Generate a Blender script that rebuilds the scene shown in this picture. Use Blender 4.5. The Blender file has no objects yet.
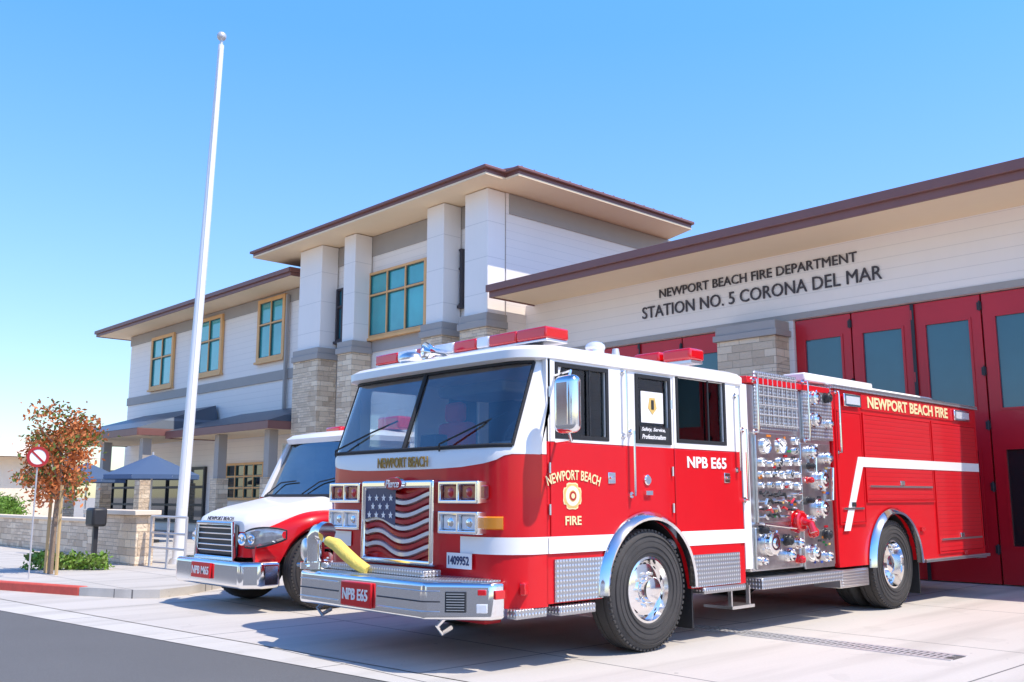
import bpy, bmesh, math, random
from mathutils import Vector, Matrix
random.seed(7)
sc=bpy.context.scene
COL=sc.collection
PI=math.pi
F=960.0; PIT=math.radians(9.23); H=1.4; TH=math.radians(46.7)
cp,sp_=math.cos(PIT),math.sin(PIT)
hx,hy,rx,ry=-math.sin(TH),math.cos(TH),math.cos(TH),math.sin(TH)
def ray(px,py):
    a=px-512;b=341-py;fw=F*cp-b*sp_;z=F*sp_+b*cp
    return Vector((hx*fw+rx*a,hy*fw+ry*a,z))
def aty(px,py,Y):
    d=ray(px,py);t=Y/d.y;return d.x*t,H+d.z*t
def atx(px,py,X):
    d=ray(px,py);t=X/d.x;return d.y*t,H+d.z*t
def atz(px,py,Z=0):
    d=ray(px,py);t=(Z-H)/d.z;return d.x*t,d.y*t
# ---------------------------------------------------------------- mesh helper
BASE={}
class MB:
    def __init__(s): s.v=[];s.f=[];s.m=[];s.cur=0
    def add(s,vs,fs):
        n=len(s.v); s.v+=[tuple(v) for v in vs]; s.f+=[[i+n for i in f] for f in fs]; s.m+=[s.cur]*len(fs); return s
    def box(s,x0,x1,y0,y1,z0,z1):
        return s.add([(x,y,z) for z in (z0,z1) for y in (y0,y1) for x in (x0,x1)],[(0,1,3,2),(4,6,7,5),(0,4,5,1),(2,3,7,6),(0,2,6,4),(1,5,7,3)])
    def obox(s,c,R,U,w,h,d):
        c=Vector(c);R=Vector(R).normalized();U=Vector(U).normalized();N=R.cross(U)
        return s.add([c+R*(a*w/2)+U*(b*h/2)+N*(e*d/2) for e in (-1,1) for b in (-1,1) for a in (-1,1)],[(0,1,3,2),(4,6,7,5),(0,4,5,1),(2,3,7,6),(0,2,6,4),(1,5,7,3)])
    def prism(s,pts,vec):
        vec=Vector(vec);n=len(pts);a=[Vector(p) for p in pts]
        return s.add(a+[p+vec for p in a],[tuple(range(n-1,-1,-1)),tuple(range(n,2*n))]+[(i,(i+1)%n,n+(i+1)%n,n+i) for i in range(n)])
    def cyl(s,p0,p1,r0,r1=None,n=14):
        p0=Vector(p0);p1=Vector(p1);r1=r0 if r1 is None else r1
        d=(p1-p0).normalized();u=d.orthogonal().normalized();w=d.cross(u)
        vs=[];
        for p,r in ((p0,r0),(p1,r1)):
            vs+=[p+(u*math.cos(2*PI*i/n)+w*math.sin(2*PI*i/n))*r for i in range(n)]
        return s.add(vs,[tuple(range(n-1,-1,-1)),tuple(range(n,2*n))]+[(i,(i+1)%n,n+(i+1)%n,n+i) for i in range(n)])
    def tube(s,pts,r,n=8):
        pts=[Vector(p) for p in pts];vs=[];fs=[];u=None
        for k,p in enumerate(pts):
            d=(pts[min(k+1,len(pts)-1)]-pts[max(k-1,0)]).normalized()
            u=(d.orthogonal() if u is None else u-d*u.dot(d)).normalized();w=d.cross(u)
            rr=r[k] if isinstance(r,(list,tuple)) else r
            vs+=[p+(u*math.cos(2*PI*i/n)+w*math.sin(2*PI*i/n))*rr for i in range(n)]
        for k in range(len(pts)-1):
            fs+=[(k*n+i,k*n+(i+1)%n,(k+1)*n+(i+1)%n,(k+1)*n+i) for i in range(n)]
        fs+=[tuple(range(n-1,-1,-1)),tuple(range((len(pts)-1)*n,len(pts)*n))]
        return s.add(vs,fs)
    def lathe(s,prof,c,axis=(1,0,0),n=32):
        c=Vector(c);d=Vector(axis).normalized();u=d.orthogonal().normalized();w=d.cross(u);vs=[];fs=[]
        for r,h in prof:
            vs+=[c+d*h+(u*math.cos(2*PI*i/n)+w*math.sin(2*PI*i/n))*max(r,1e-4) for i in range(n)]
        for k in range(len(prof)-1):
            fs+=[(k*n+i,k*n+(i+1)%n,(k+1)*n+(i+1)%n,(k+1)*n+i) for i in range(n)]
        return s.add(vs,fs)
    def grid(s,rows,close=False):
        m=len(rows[0]);vs=[p for r in rows for p in r];fs=[]
        for k in range(len(rows)-1):
            for i in range(m if close else m-1):
                j=(i+1)%m
                fs.append((k*m+i,k*m+j,(k+1)*m+j,(k+1)*m+i))
        return s.add(vs,fs)
    def ball(s,c,r,n=12):
        if not isinstance(r,(tuple,list)): r=(r,r,r)
        rows=[[ (c[0]+r[0]*math.sin(PI*k/n)*math.cos(2*PI*i/(2*n)),c[1]+r[1]*math.sin(PI*k/n)*math.sin(2*PI*i/(2*n)),c[2]+r[2]*math.cos(PI*k/n)) for i in range(2*n)] for k in range(n+1)]
        return s.grid(rows,True)
    def plate(s,ax,u0,u1,v0,v1,w0,w1,holes=()):
        us=sorted(set([u0,u1]+[min(max(h[i],u0),u1) for h in holes for i in (0,1)]));vs=sorted(set([v0,v1]+[min(max(h[i],v0),v1) for h in holes for i in (2,3)]))
        def solid(i,j):
            if i<0 or j<0 or i>=len(us)-1 or j>=len(vs)-1: return False
            cu=(us[i]+us[i+1])/2;cv=(vs[j]+vs[j+1])/2
            return not any(h[0]<cu<h[1] and h[2]<cv<h[3] for h in holes)
        P=(lambda u,v,w:(u,w,v)) if ax=='Y' else (lambda u,v,w:(w,u,v))
        for i in range(len(us)-1):
            for j in range(len(vs)-1):
                if not solid(i,j): continue
                a,b,c,d=us[i],us[i+1],vs[j],vs[j+1]
                for w in (w0,w1): s.add([P(a,c,w),P(b,c,w),P(b,d,w),P(a,d,w)],[(0,1,2,3)])
                for (di,dj,e) in ((-1,0,(a,c,a,d)),(1,0,(b,c,b,d)),(0,-1,(a,c,b,c)),(0,1,(a,d,b,d))):
                    if not solid(i+di,j+dj):
                        s.add([P(e[0],e[1],w0),P(e[2],e[3],w0),P(e[2],e[3],w1),P(e[0],e[1],w1)],[(0,1,2,3)])
        s.merge=True
        return s
    def build(s,name,mat,parent=None,bev=0,kind=None,label=None,seg=2,merge=False):
        me=bpy.data.meshes.new(name);me.from_pydata(s.v,[],s.f)
        for m in (mat if isinstance(mat,list) else [mat]): me.materials.append(m)
        for p,mi in zip(me.polygons,s.m): p.material_index=mi
        bm=bmesh.new();bm.from_mesh(me)
        if merge or getattr(s,'merge',False): bmesh.ops.remove_doubles(bm,verts=bm.verts,dist=1e-4)
        bmesh.ops.recalc_face_normals(bm,faces=bm.faces)
        for f in bm.faces: f.smooth=True
        for e in bm.edges:
            if len(e.link_faces)!=2 or e.calc_face_angle(0)>0.6: e.smooth=False
        bm.to_mesh(me);bm.free()
        o=bpy.data.objects.new(name,me);COL.objects.link(o)
        if parent is not None:
            o.parent=parent;o.matrix_parent_inverse=Matrix.Translation(-BASE.get(parent.name,Vector((0,0,0))))
        if bev:
            b=o.modifiers.new('bevel','BEVEL');b.width=bev;b.segments=seg;b.limit_method='ANGLE';b.angle_limit=math.radians(35)
        if kind: o['kind']=kind
        if label: o['label']=label
        return o
def boxes(name,lst,mat,parent,bev=0):
    for b in lst:
        m=MB();m.box(*b);o=m.build(name,mat,parent,bev=bev)
    return o
def thing(name,label,cat,loc=(0,0,0),group=None):
    o=bpy.data.objects.new(name,None);COL.objects.link(o);o.location=loc;BASE[o.name]=Vector(loc)
    o['label']=label;o['category']=cat
    if group:o['group']=group
    return o
def tag(o,label,cat,group=None):
    o['label']=label;o['category']=cat
    if group:o['group']=group
    return o
def text(name,s,P,R,U,w,h,mat,parent,ext=.004,bold=0.0,shear=0,arc=None):
    cu=bpy.data.curves.new('t','FONT');cu.body=s;cu.size=1;cu.extrude=.5;cu.offset=bold;cu.shear=shear;cu.resolution_u=3
    o=bpy.data.objects.new('t',cu);COL.objects.link(o);dg=bpy.context.evaluated_depsgraph_get()
    me=bpy.data.meshes.new_from_object(o.evaluated_get(dg));bpy.data.objects.remove(o)
    xs=[v.co.x for v in me.vertices];ys=[v.co.y for v in me.vertices]
    x0,x1,y0,y1=min(xs),max(xs),min(ys),max(ys);P=Vector(P);R=Vector(R).normalized();U=Vector(U).normalized();N=R.cross(U)
    for v in me.vertices:
        u=(v.co.x-x0)/(x1-x0)*w;q=(v.co.y-y0)/(y1-y0)*h;z=v.co.z*ext
        if arc:
            a=(u-w/2)/arc;v.co=P+R*(w/2+(arc+q)*math.sin(a))+U*((arc+q)*math.cos(a)-arc)+N*z
        else: v.co=P+R*u+U*q+N*z
    me.name=name;me.materials.clear();me.materials.append(mat)
    ob=bpy.data.objects.new(name,me);COL.objects.link(ob)
    if parent is not None:
        ob.parent=parent;ob.matrix_parent_inverse=Matrix.Translation(-BASE.get(parent.name,Vector((0,0,0))))
    return ob
# ---------------------------------------------------------------- materials
def nt(name):
    m=bpy.data.materials.new(name);m.use_nodes=True;n=m.node_tree;return m,n,n.nodes['Principled BSDF']
def pm(name,col,rough=.5,metal=0,coat=0,var=0,vs=3,bump=0,bs=60,spec=None,wave=0):
    m,n,b=nt(name)
    b.inputs['Base Color'].default_value=(*col,1);b.inputs['Roughness'].default_value=rough;b.inputs['Metallic'].default_value=metal
    b.inputs['Coat Weight'].default_value=coat;b.inputs['Coat Roughness'].default_value=.03
    if spec is not None: b.inputs['Specular IOR Level'].default_value=spec
    tc=n.nodes.new('ShaderNodeTexCoord')
    nz=n.nodes.new('ShaderNodeTexNoise');nz.inputs['Scale'].default_value=vs;nz.inputs['Detail'].default_value=6;n.links.new(tc.outputs['Object'],nz.inputs['Vector'])
    v=max(var,.02)
    mx=n.nodes.new('ShaderNodeMix');mx.data_type='RGBA'
    mx.inputs[6].default_value=(*[c*(1-v) for c in col],1);mx.inputs[7].default_value=(*[min(1,c*(1+v)) for c in col],1)
    n.links.new(nz.outputs['Fac'],mx.inputs[0]);n.links.new(mx.outputs[2],b.inputs['Base Color'])
    if bump or wave:
        n2=n.nodes.new('ShaderNodeTexNoise');n2.inputs['Scale'].default_value=bs if bump else 1.3;n2.inputs['Detail'].default_value=5 if bump else 1;n.links.new(tc.outputs['Object'],n2.inputs['Vector'])
        bp=n.nodes.new('ShaderNodeBump');bp.inputs['Strength'].default_value=bump or wave;bp.inputs['Distance'].default_value=.02
        n.links.new(n2.outputs['Fac'],bp.inputs['Height']);n.links.new(bp.outputs['Normal'],b.inputs['Normal'])
    return m
def mth(n,op,a,b=None,c=None):
    q=n.nodes.new('ShaderNodeMath');q.operation=op
    for i,x in enumerate((a,b,c)):
        if x is None: continue
        if isinstance(x,(int,float)): q.inputs[i].default_value=x
        else: n.links.new(x,q.inputs[i])
    return q.outputs[0]
def xyz(n):
    tc=n.nodes.new('ShaderNodeTexCoord');s=n.nodes.new('ShaderNodeSeparateXYZ');n.links.new(tc.outputs['Object'],s.inputs[0]);return tc,s.outputs
def mixc(n,f,a,b):
    mx=n.nodes.new('ShaderNodeMix');mx.data_type='RGBA'
    for i,x in ((0,f),(6,a),(7,b)):
        if isinstance(x,tuple): mx.inputs[i].default_value=(*x,1)
        elif isinstance(x,(int,float)): mx.inputs[i].default_value=x
        else: n.links.new(x,mx.inputs[i])
    return mx.outputs[2]
def noise(n,tc,s,d=6,sc3=None):
    z=n.nodes.new('ShaderNodeTexNoise');z.inputs['Scale'].default_value=s;z.inputs['Detail'].default_value=d
    if sc3:
        mp=n.nodes.new('ShaderNodeMapping');mp.inputs['Scale'].default_value=sc3;n.links.new(tc.outputs['Object'],mp.inputs[0]);n.links.new(mp.outputs[0],z.inputs['Vector'])
    else: n.links.new(tc.outputs['Object'],z.inputs['Vector'])
    return z.outputs['Fac']
def bumpn(n,b,h,st=.5,dist=.01):
    p=n.nodes.new('ShaderNodeBump');p.inputs['Strength'].default_value=st;p.inputs['Distance'].default_value=dist;n.links.new(h,p.inputs['Height']);n.links.new(p.outputs['Normal'],b.inputs['Normal'])
def siding(name,col,step=.21,dk=.62):
    m,n,b=nt(name);tc,o=xyz(n)
    fr=mth(n,'FRACT',mth(n,'DIVIDE',o[2],step))
    ln=mth(n,'LESS_THAN',fr,.05 if step<.5 else .02)
    c=mixc(n,noise(n,tc,1.2),tuple(x*.95 for x in col),col)
    c=mixc(n,mth(n,'MULTIPLY',noise(n,tc,3,4,(3,3,.3)),.10),c,tuple(x*.7 for x in col))
    n.links.new(mixc(n,ln,c,tuple(x*dk for x in col)),b.inputs['Base Color']);b.inputs['Roughness'].default_value=.6
    bumpn(n,b,fr,.35 if step<.5 else 0,.02);return m
def slat(name,col,step=.055):
    m,n,b=nt(name);tc,o=xyz(n)
    fr=mth(n,'FRACT',mth(n,'DIVIDE',o[2],step));ln=mth(n,'LESS_THAN',fr,.10)
    n.links.new(mixc(n,ln,col,tuple(x*.65 for x in col)),b.inputs['Base Color']);b.inputs['Roughness'].default_value=.35;b.inputs['Coat Weight'].default_value=.3
    bumpn(n,b,mth(n,'SINE',mth(n,'MULTIPLY',fr,3.1416)),.2,.005);return m
def stone(name):
    m,n,b=nt(name);tc,o=xyz(n)
    cb=n.nodes.new('ShaderNodeCombineXYZ');n.links.new(mth(n,'ADD',o[0],o[1]),cb.inputs[0]);n.links.new(o[2],cb.inputs[1])
    def br(bw,rh,c1,c2,off,sq):
        t=n.nodes.new('ShaderNodeTexBrick');t.inputs['Scale'].default_value=1;t.inputs['Brick Width'].default_value=bw;t.inputs['Row Height'].default_value=rh
        t.inputs['Mortar Size'].default_value=.005;t.inputs['Color1'].default_value=(*c1,1);t.inputs['Color2'].default_value=(*c2,1);t.inputs['Mortar'].default_value=(.36,.28,.20,1);t.offset=off;t.squash=sq;t.squash_frequency=3
        n.links.new(cb.outputs[0],t.inputs['Vector']);return t
    t=br(.46,.15,(.98,.80,.58),(.52,.38,.26),.37,.6)
    t2=br(.29,.075,(.90,.72,.53),(.62,.48,.34),.5,1.3)
    pick=mth(n,'GREATER_THAN',noise(n,tc,1.4,0),.52)
    c=mixc(n,pick,t.outputs['Color'],t2.outputs['Color'])
    c=mixc(n,mth(n,'MULTIPLY',noise(n,tc,9),.4),c,(.85,.64,.42))
    n.links.new(c,b.inputs['Base Color']);b.inputs['Roughness'].default_value=.85
    h=mth(n,'ADD',mth(n,'MULTIPLY',t.outputs['Fac'],-1.0),mth(n,'MULTIPLY',noise(n,tc,14),1.3))
    bumpn(n,b,h,.9,.035);return m
def tread(name,k=85):
    m,n,b=nt(name);tc,o=xyz(n)
    u=mth(n,'ADD',o[0],o[1])
    s1=mth(n,'SINE',mth(n,'MULTIPLY',mth(n,'ADD',u,mth(n,'MULTIPLY',o[2],.9)),k));s2=mth(n,'SINE',mth(n,'MULTIPLY',mth(n,'SUBTRACT',u,mth(n,'MULTIPLY',o[2],.9)),k))
    h=mth(n,'MAXIMUM',mth(n,'MULTIPLY',s1,s2),0.0)
    n.links.new(mixc(n,h,(.50,.50,.51),(.98,.97,.95)),b.inputs['Base Color']);b.inputs['Metallic'].default_value=.85;b.inputs['Roughness'].default_value=.3
    bumpn(n,b,h,.8,.008);return m
def concrete(name,c1,c2,joint=3.0,jw=.006):
    m,n,b=nt(name);tc,o=xyz(n)
    c=mixc(n,noise(n,tc,.45),c1,c2)
    c=mixc(n,mth(n,'MULTIPLY',noise(n,tc,38,8),.3),c,tuple(x*.66 for x in c1))
    st=mth(n,'GREATER_THAN',noise(n,tc,1.7,9),.64)
    c=mixc(n,mth(n,'MULTIPLY',st,.12),c,tuple(x*.5 for x in c1))
    sk=mth(n,'MULTIPLY',mth(n,'SUBTRACT',noise(n,tc,1.6,5,(1.5,.10,1)),.48),1.6)
    c=mixc(n,mth(n,'MAXIMUM',sk,0.0),c,(.29,.26,.22))
    sp=mth(n,'GREATER_THAN',noise(n,tc,9,3),.735);c=mixc(n,mth(n,'MULTIPLY',sp,.35),c,(.12,.11,.10))
    if joint:
        j=mth(n,'MAXIMUM',mth(n,'LESS_THAN',mth(n,'FRACT',mth(n,'DIVIDE',o[0],joint)),jw),mth(n,'LESS_THAN',mth(n,'FRACT',mth(n,'DIVIDE',o[1],joint)),jw))
        c=mixc(n,j,c,(.16,.15,.14))
    n.links.new(c,b.inputs['Base Color']);b.inputs['Roughness'].default_value=.85
    bumpn(n,b,noise(n,tc,90,6),.35,.006);return m
def asph(name):
    m,n,b=nt(name);tc,o=xyz(n)
    c=mixc(n,noise(n,tc,.6,5),(.13,.128,.125),(.18,.176,.172))
    c=mixc(n,mth(n,'MULTIPLY',noise(n,tc,120,4),.6),c,(.06,.06,.06))
    g=mth(n,'GREATER_THAN',noise(n,tc,170,2),.62);c=mixc(n,mth(n,'MULTIPLY',g,.45),c,(.40,.39,.38))
    n.links.new(c,b.inputs['Base Color']);b.inputs['Roughness'].default_value=.9
    bumpn(n,b,noise(n,tc,140,4),.6,.008);return m
def seam(name,col,axis=0,step=.45):
    m,n,b=nt(name);tc,o=xyz(n)
    f=mth(n,'LESS_THAN',mth(n,'FRACT',mth(n,'DIVIDE',o[axis],step)),.09)
    n.links.new(mixc(n,f,col,tuple(x*1.6 for x in col)),b.inputs['Base Color']);b.inputs['Metallic'].default_value=.3;b.inputs['Roughness'].default_value=.4
    bumpn(n,b,f,.8,.03);return m
def glass(name,tint,rough=.01,k=1.5,add=.06):
    m=bpy.data.materials.new(name);m.use_nodes=True;n=m.node_tree;n.nodes.clear()
    out=n.nodes.new('ShaderNodeOutputMaterial');mx=n.nodes.new('ShaderNodeMixShader');tr=n.nodes.new('ShaderNodeBsdfTransparent');gl=n.nodes.new('ShaderNodeBsdfGlossy')
    fr=n.nodes.new('ShaderNodeFresnel');fr.inputs[0].default_value=1.6
    tr.inputs[0].default_value=(*tint,1);gl.inputs['Roughness'].default_value=rough
    tc=n.nodes.new('ShaderNodeTexCoord');nz=n.nodes.new('ShaderNodeTexNoise');nz.inputs['Scale'].default_value=2;n.links.new(tc.outputs['Object'],nz.inputs['Vector'])
    mm=mth(n,'ADD',mth(n,'MULTIPLY',fr.outputs[0],k),mth(n,'MULTIPLY',nz.outputs['Fac'],add))
    n.links.new(mth(n,'MINIMUM',mm,1.0),mx.inputs[0]);n.links.new(tr.outputs[0],mx.inputs[1]);n.links.new(gl.outputs[0],mx.inputs[2]);n.links.new(mx.outputs[0],out.inputs[0]);return m
RED=pm('red_paint',(.68,.006,.012),.32,coat=.35,var=.05,spec=.3)
REDSL=slat('red_shutter',(.66,.007,.013))
RED2=pm('door_red_paint',(.58,.008,.020),.35,coat=.2,var=.08)
WHT=pm('white_paint',(.93,.88,.83),.35,coat=.4,var=.02)
CHR=pm('chrome',(.92,.91,.90),.10,metal=1,var=.03,wave=.05)
CHR2=pm('brushed_aluminium',(.84,.83,.81),.30,metal=1,var=.06,vs=20)
SILV=pm('silver_stripe',(.70,.69,.68),.25,metal=.3,coat=.4)
BLK=pm('black_rubber',(.018,.018,.02),.65,var=.2,bump=.2)
DRK=pm('dark_plastic',(.03,.03,.033),.5)
INT=pm('cab_lining',(.30,.30,.30),.7,var=.2)
TYR=pm('tyre_rubber',(.055,.050,.047),.75,var=.3,vs=8,bump=.3,bs=120)
GOLD=pm('gold_leaf',(.78,.52,.16),.4,metal=.1)
GOLDD=pm('dark_gold',(.44,.23,.03),.4)
GOLDP=pm('pale_gold',(.95,.76,.40),.35)
LENSR=pm('red_lens',(.68,.005,.010),.10,coat=1)
LENSD=pm('deep_red_lens',(.32,.004,.01),.08,coat=1)
LENSC=pm('clear_lens',(.84,.84,.85),.10,metal=.2,coat=1,var=.12,vs=30)
LENSH=pm('headlight_lens',(.42,.44,.47),.06,metal=.6,coat=1,var=.5,vs=14)
LENSA=pm('amber_lens',(.9,.30,.02),.15,coat=1)
BLUE=pm('flag_blue',(.012,.026,.11),.35,coat=.3)
FRED=pm('flag_red',(.45,.008,.015),.35,coat=.3)
YEL=pm('hose_yellow',(.92,.68,.14),.7,bump=.4)
SEAT=pm('seat_fabric',(.75,.05,.04),.8)
CREAM=pm('soffit_paint',(1.0,.76,.50),.7,var=.03)
FASC=pm('fascia_metal',(.23,.10,.085),.45,var=.1)
TRIM=pm('grey_trim',(.40,.36,.325),.6,var=.06)
WOOD=pm('window_wood',(.84,.46,.18),.5,var=.15)
LETT=pm('letter_metal',(.06,.05,.055),.5)
SASH=pm('teal_sash',(.05,.13,.13),.4)
SIDE=siding('white_siding',(.97,.89,.81),.21,.80)
PIERW=siding('pier_panel',(.98,.91,.84),.9,.78)
STONE=stone('ledger_stone')
TREAD=tread('tread_plate')
ROOFM=seam('dark_seam_roof',(.12,.05,.045),0)
ROOFB=seam('slate_seam_roof',(.10,.12,.15),0,.4)
CONC=concrete('driveway_concrete',(.57,.52,.46),(.67,.62,.56),3.2)
GUT=concrete('gutter_concrete',(.59,.55,.49),(.68,.64,.58),2.4,.008)
WALK=concrete('sidewalk_concrete',(.55,.51,.45),(.65,.60,.54),1.4,.012)
ASPH=asph('asphalt')
LAND=pm('land',(.38,.34,.29),.95,var=.3,vs=.3)
REDC=pm('red_kerb_paint',(.62,.09,.06),.7,var=.25,vs=12)
CREAMW=pm('cream_block',(.85,.70,.53),.8,var=.08,bump=.3)
TGL=pm('teal_glass',(.025,.13,.17),.03,coat=1,var=.4,vs=.7,wave=.03)
AGL=pm('aqua_glass',(.06,.42,.42),.03,coat=1,var=.5,vs=.9,wave=.03)
DGL=pm('dark_window_glass',(.015,.022,.025),.04,coat=1,var=.3,vs=.8)
VGL=glass('vehicle_glass',(.90,.94,.94),k=1.25)
WGL=glass('windshield_glass',(.88,.93,.93),k=1.7,add=.12)
POLE=pm('pole_white',(.88,.87,.85),.35,metal=.05)
LEAFO=pm('orange_leaf',(.66,.21,.06),.6,var=.4);LEAFG=pm('green_leaf',(.16,.22,.04),.6,var=.3);LEAFB=pm('bright_green_leaf',(.22,.38,.05),.6,var=.3)
BARK=pm('bark',(.30,.21,.14),.9,var=.3,bump=.6)
NAVY=pm('navy_canvas',(.07,.12,.22),.8)
GALV=pm('galvanised',(.64,.62,.60),.45,metal=.4)
BLKW=pm('stake_wood',(.55,.38,.18),.8,var=.2)
# ---------------------------------------------------------------- setting
def gsheet(name,pts,z,mat):
    m=MB();m.add([(x,y,z) for x,y in pts],[tuple(range(len(pts)))]);return m.build(name,mat,kind='structure')
gsheet('ground',[(-1500,-1500),(1500,-1500),(1500,1500),(-1500,1500)],-.02,LAND)
al=lambda x:3.86+.104*(x+13.7)
gl=lambda x:4.28+.085*(x+14.76)
gsheet('street',[(-200,-14),(60,-14),(60,al(60)),(-22,al(-22)),(-200,al(-22))],-.012,ASPH)
gsheet('gutter',[(-22,al(-22)-.02),(8,al(8)-.02),(8,gl(8)),(-22,gl(-22))],-.007,GUT)
gsheet('driveway',[(-24,gl(-24)),(20,gl(20)),(20,17.5),(-24,17.5)],-.001,CONC)
m=MB();m.prism([(x,y,-.015) for x,y in [(-60,1.15),(-19,4.10),(-16.4,4.77),(-14.6,5.35),(-14.6,5.21),(-13.7,5.60),(-13.45,5.9),(-13.65,6.4),(-14.35,7.3),(-17.15,8.6),(-17.25,16.4),(-60,16.4)]],(0,0,.135));m.build('sidewalk',WALK,kind='structure')
m=MB();a=[(-60,1.0),(-19,3.95),(-16.4,4.62),(-14.61,5.2)];b=[(-14.61,5.345),(-16.4,4.765),(-19,4.095),(-60,1.145)]
m.prism([(x,y,-.016) for x,y in a+b],(0,0,.145));m.build('kerb',REDC,kind='structure',bev=.02)
DX=-3.72
t=thing('trench_drain','long slotted metal trench drain set in the driveway beside the engine','drain',(-6,8.9,0))
for y0,y1 in ((8.70,8.745),(9.015,9.06)):
    m=MB();m.box(-9.55,DX+.03,y0,y1,-.01,.006);m.build('frame',GALV,t)
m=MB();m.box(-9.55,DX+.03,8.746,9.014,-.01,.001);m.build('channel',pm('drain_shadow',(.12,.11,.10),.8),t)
m=MB()
for i in range(96): m.box(-9.52+i*.06,-9.52+i*.06+.032,8.746,9.014,.0015,.005)
m.box(-9.52,DX,8.87,8.89,.0055,.007);m.build('grate',GALV,t)
# ---------------------------------------------------------------- fire station
st=thing('fire_station','two storey white and stone fire station with red bay doors and dark roof','building',(-20,16.5,0))
YB=16.5
dz=4.78
bays=[(-9.58,-4.95),(-15.75,-11.1),(-3.45,1.2)]
m=MB();m.plate('Y',-17.0,6,0,6.15,YB,YB+.25,[(a,b,-1,dz) for a,b in bays]);m.build('bay_wall',SIDE,st)
m=MB();m.box(-16.95,6,YB-.03,YB-.003,dz+.002,dz+.12);m.build('door_head_trim',TRIM,st)
m=MB();m.box(-17,6,24,24.2,0,6.1);m.box(5.9,6.1,YB+.25,24,0,6.1);m.build('bay_back_wall',SIDE,st)
m=MB();m.box(-17,6,YB+.26,23.9,-.02,.01);m.build('bay_floor',CONC,st)
def bay_door(x0,x1,last=4):
    n=4;w=(x1-x0)/n
    for i in range(n):
        a=x0+i*w+.015;b=x0+(i+1)*w-.015;y=YB+.06
        g=[(a+.2,b-.2,2.84,4.36),(a+.2,b-.2,.62,2.16)]
        m=MB();m.plate('Y',a,b,.02,dz-.02,y,y+.06,g);o=m.build('bay_door',RED2,st)
        for q,h in enumerate(g):
            m=MB();m.box(h[0],h[1],y+.025,y+.035,h[2],h[3]);m.build('pane',TGL if q==0 else DGL,o)
        m=MB()
        for h in g:
            m.plate('Y',h[0]-.04,h[1]+.04,h[2]-.04,h[3]+.04,y-.015,y-.002,[(h[0],h[1],h[2],h[3])])
        m.build('glazing_bead',RED2,o)
        for z in (.5,1.5,2.5,3.4,4.5):
            m=MB();m.box(b-.045,b+.03,y-.025,y-.003,z,z+.13);m.cyl((b,y-.03,z-.02),(b,y-.03,z+.15),.015,n=8);m.build('hinge',RED2 if i%2 else DRK,o)
    m=MB();m.box((x0+x1)/2-.03,(x0+x1)/2+.03,YB+.02,YB+.035,0.02,dz-.02);m.build('door_astragal',DRK,st)
for a,b in bays: bay_door(a,b)
def pier(x0,x1,y0,y1,z1,cz):
    m=MB();m.box(x0,x1,y0,y1,0,z1);o=m.build('stone_pier',STONE,st,bev=.01)
    m=MB();m.prism([(x0-.06,y0-.06,z1),(x1+.06,y0-.06,z1),(x1+.06,y1,z1),(x0-.06,y1,z1)],(0,0,.12));m.box(x0-.02,x1+.02,y0-.02,y1,z1+.121,cz);m.build('pier_cap',TRIM,o,bev=.01)
pier(-11.0,-9.68,16.0,YB-.01,4.45,4.75);pier(-4.85,-3.5,16.0,YB-.01,4.45,4.75);pier(-16.95,-15.8,16.0,YB-.01,4.45,4.75)
def eave(x0,x1,y0,y1,z,h,rise,ins,nm='roof',mat=None,right=True):
    m=MB();m.box(x0+.04,x1-.04,y0+.04,y1-.04,z+.01,z+.05);m.build('soffit',CREAM,st)
    m=MB();m.box(x0,x1,y0,y0+.038,z-.02,z+h);m.box(x0,x0+.038,y0+.04,y1,z-.02,z+h);m.box(x1-.038,x1,y0+.04,y1,z-.02,z+h)
    m.box(x0-.05,x1+.05,y0-.07,y0-.002,z+h*.45,z+h+.02);m.box(x1+.002,x1+.07,y0-.07,y1,z+h*.45,z+h+.02)
    m.build('fascia',FASC,st,bev=.008)
    m=MB();a=[(x0,y0),(x1,y0),(x1,y1),(x0,y1)];b=[(x0+ins,y0+ins),(x1-ins,y0+ins),(x1-ins,y1-ins),(x0+ins,y1-ins)]
    m.add([(x,y,z+h+.005) for x,y in a]+[(x,y,z+h+rise) for x,y in b],[(0,1,5,4),(1,2,6,5),(2,3,7,6),(3,0,4,7),(4,5,6,7),(3,2,1,0)]);m.build(nm,mat or ROOFM,st)
eave(-16.72,8,15.0,25.5,6.11,.27,1.1,4.5,'bay_roof')
TX0,TX1=-26.3,-17.0
YT=15.82
def rect(px0,px1,py0,py1,Y):
    x0=aty(px0,(py0+py1)/2,Y)[0];x1=aty(px1,(py0+py1)/2,Y)[0];pm_=(px0+px1)/2
    return x0,x1,aty(pm_,py1,Y)[1],aty(pm_,py0,Y)[1]
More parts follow.
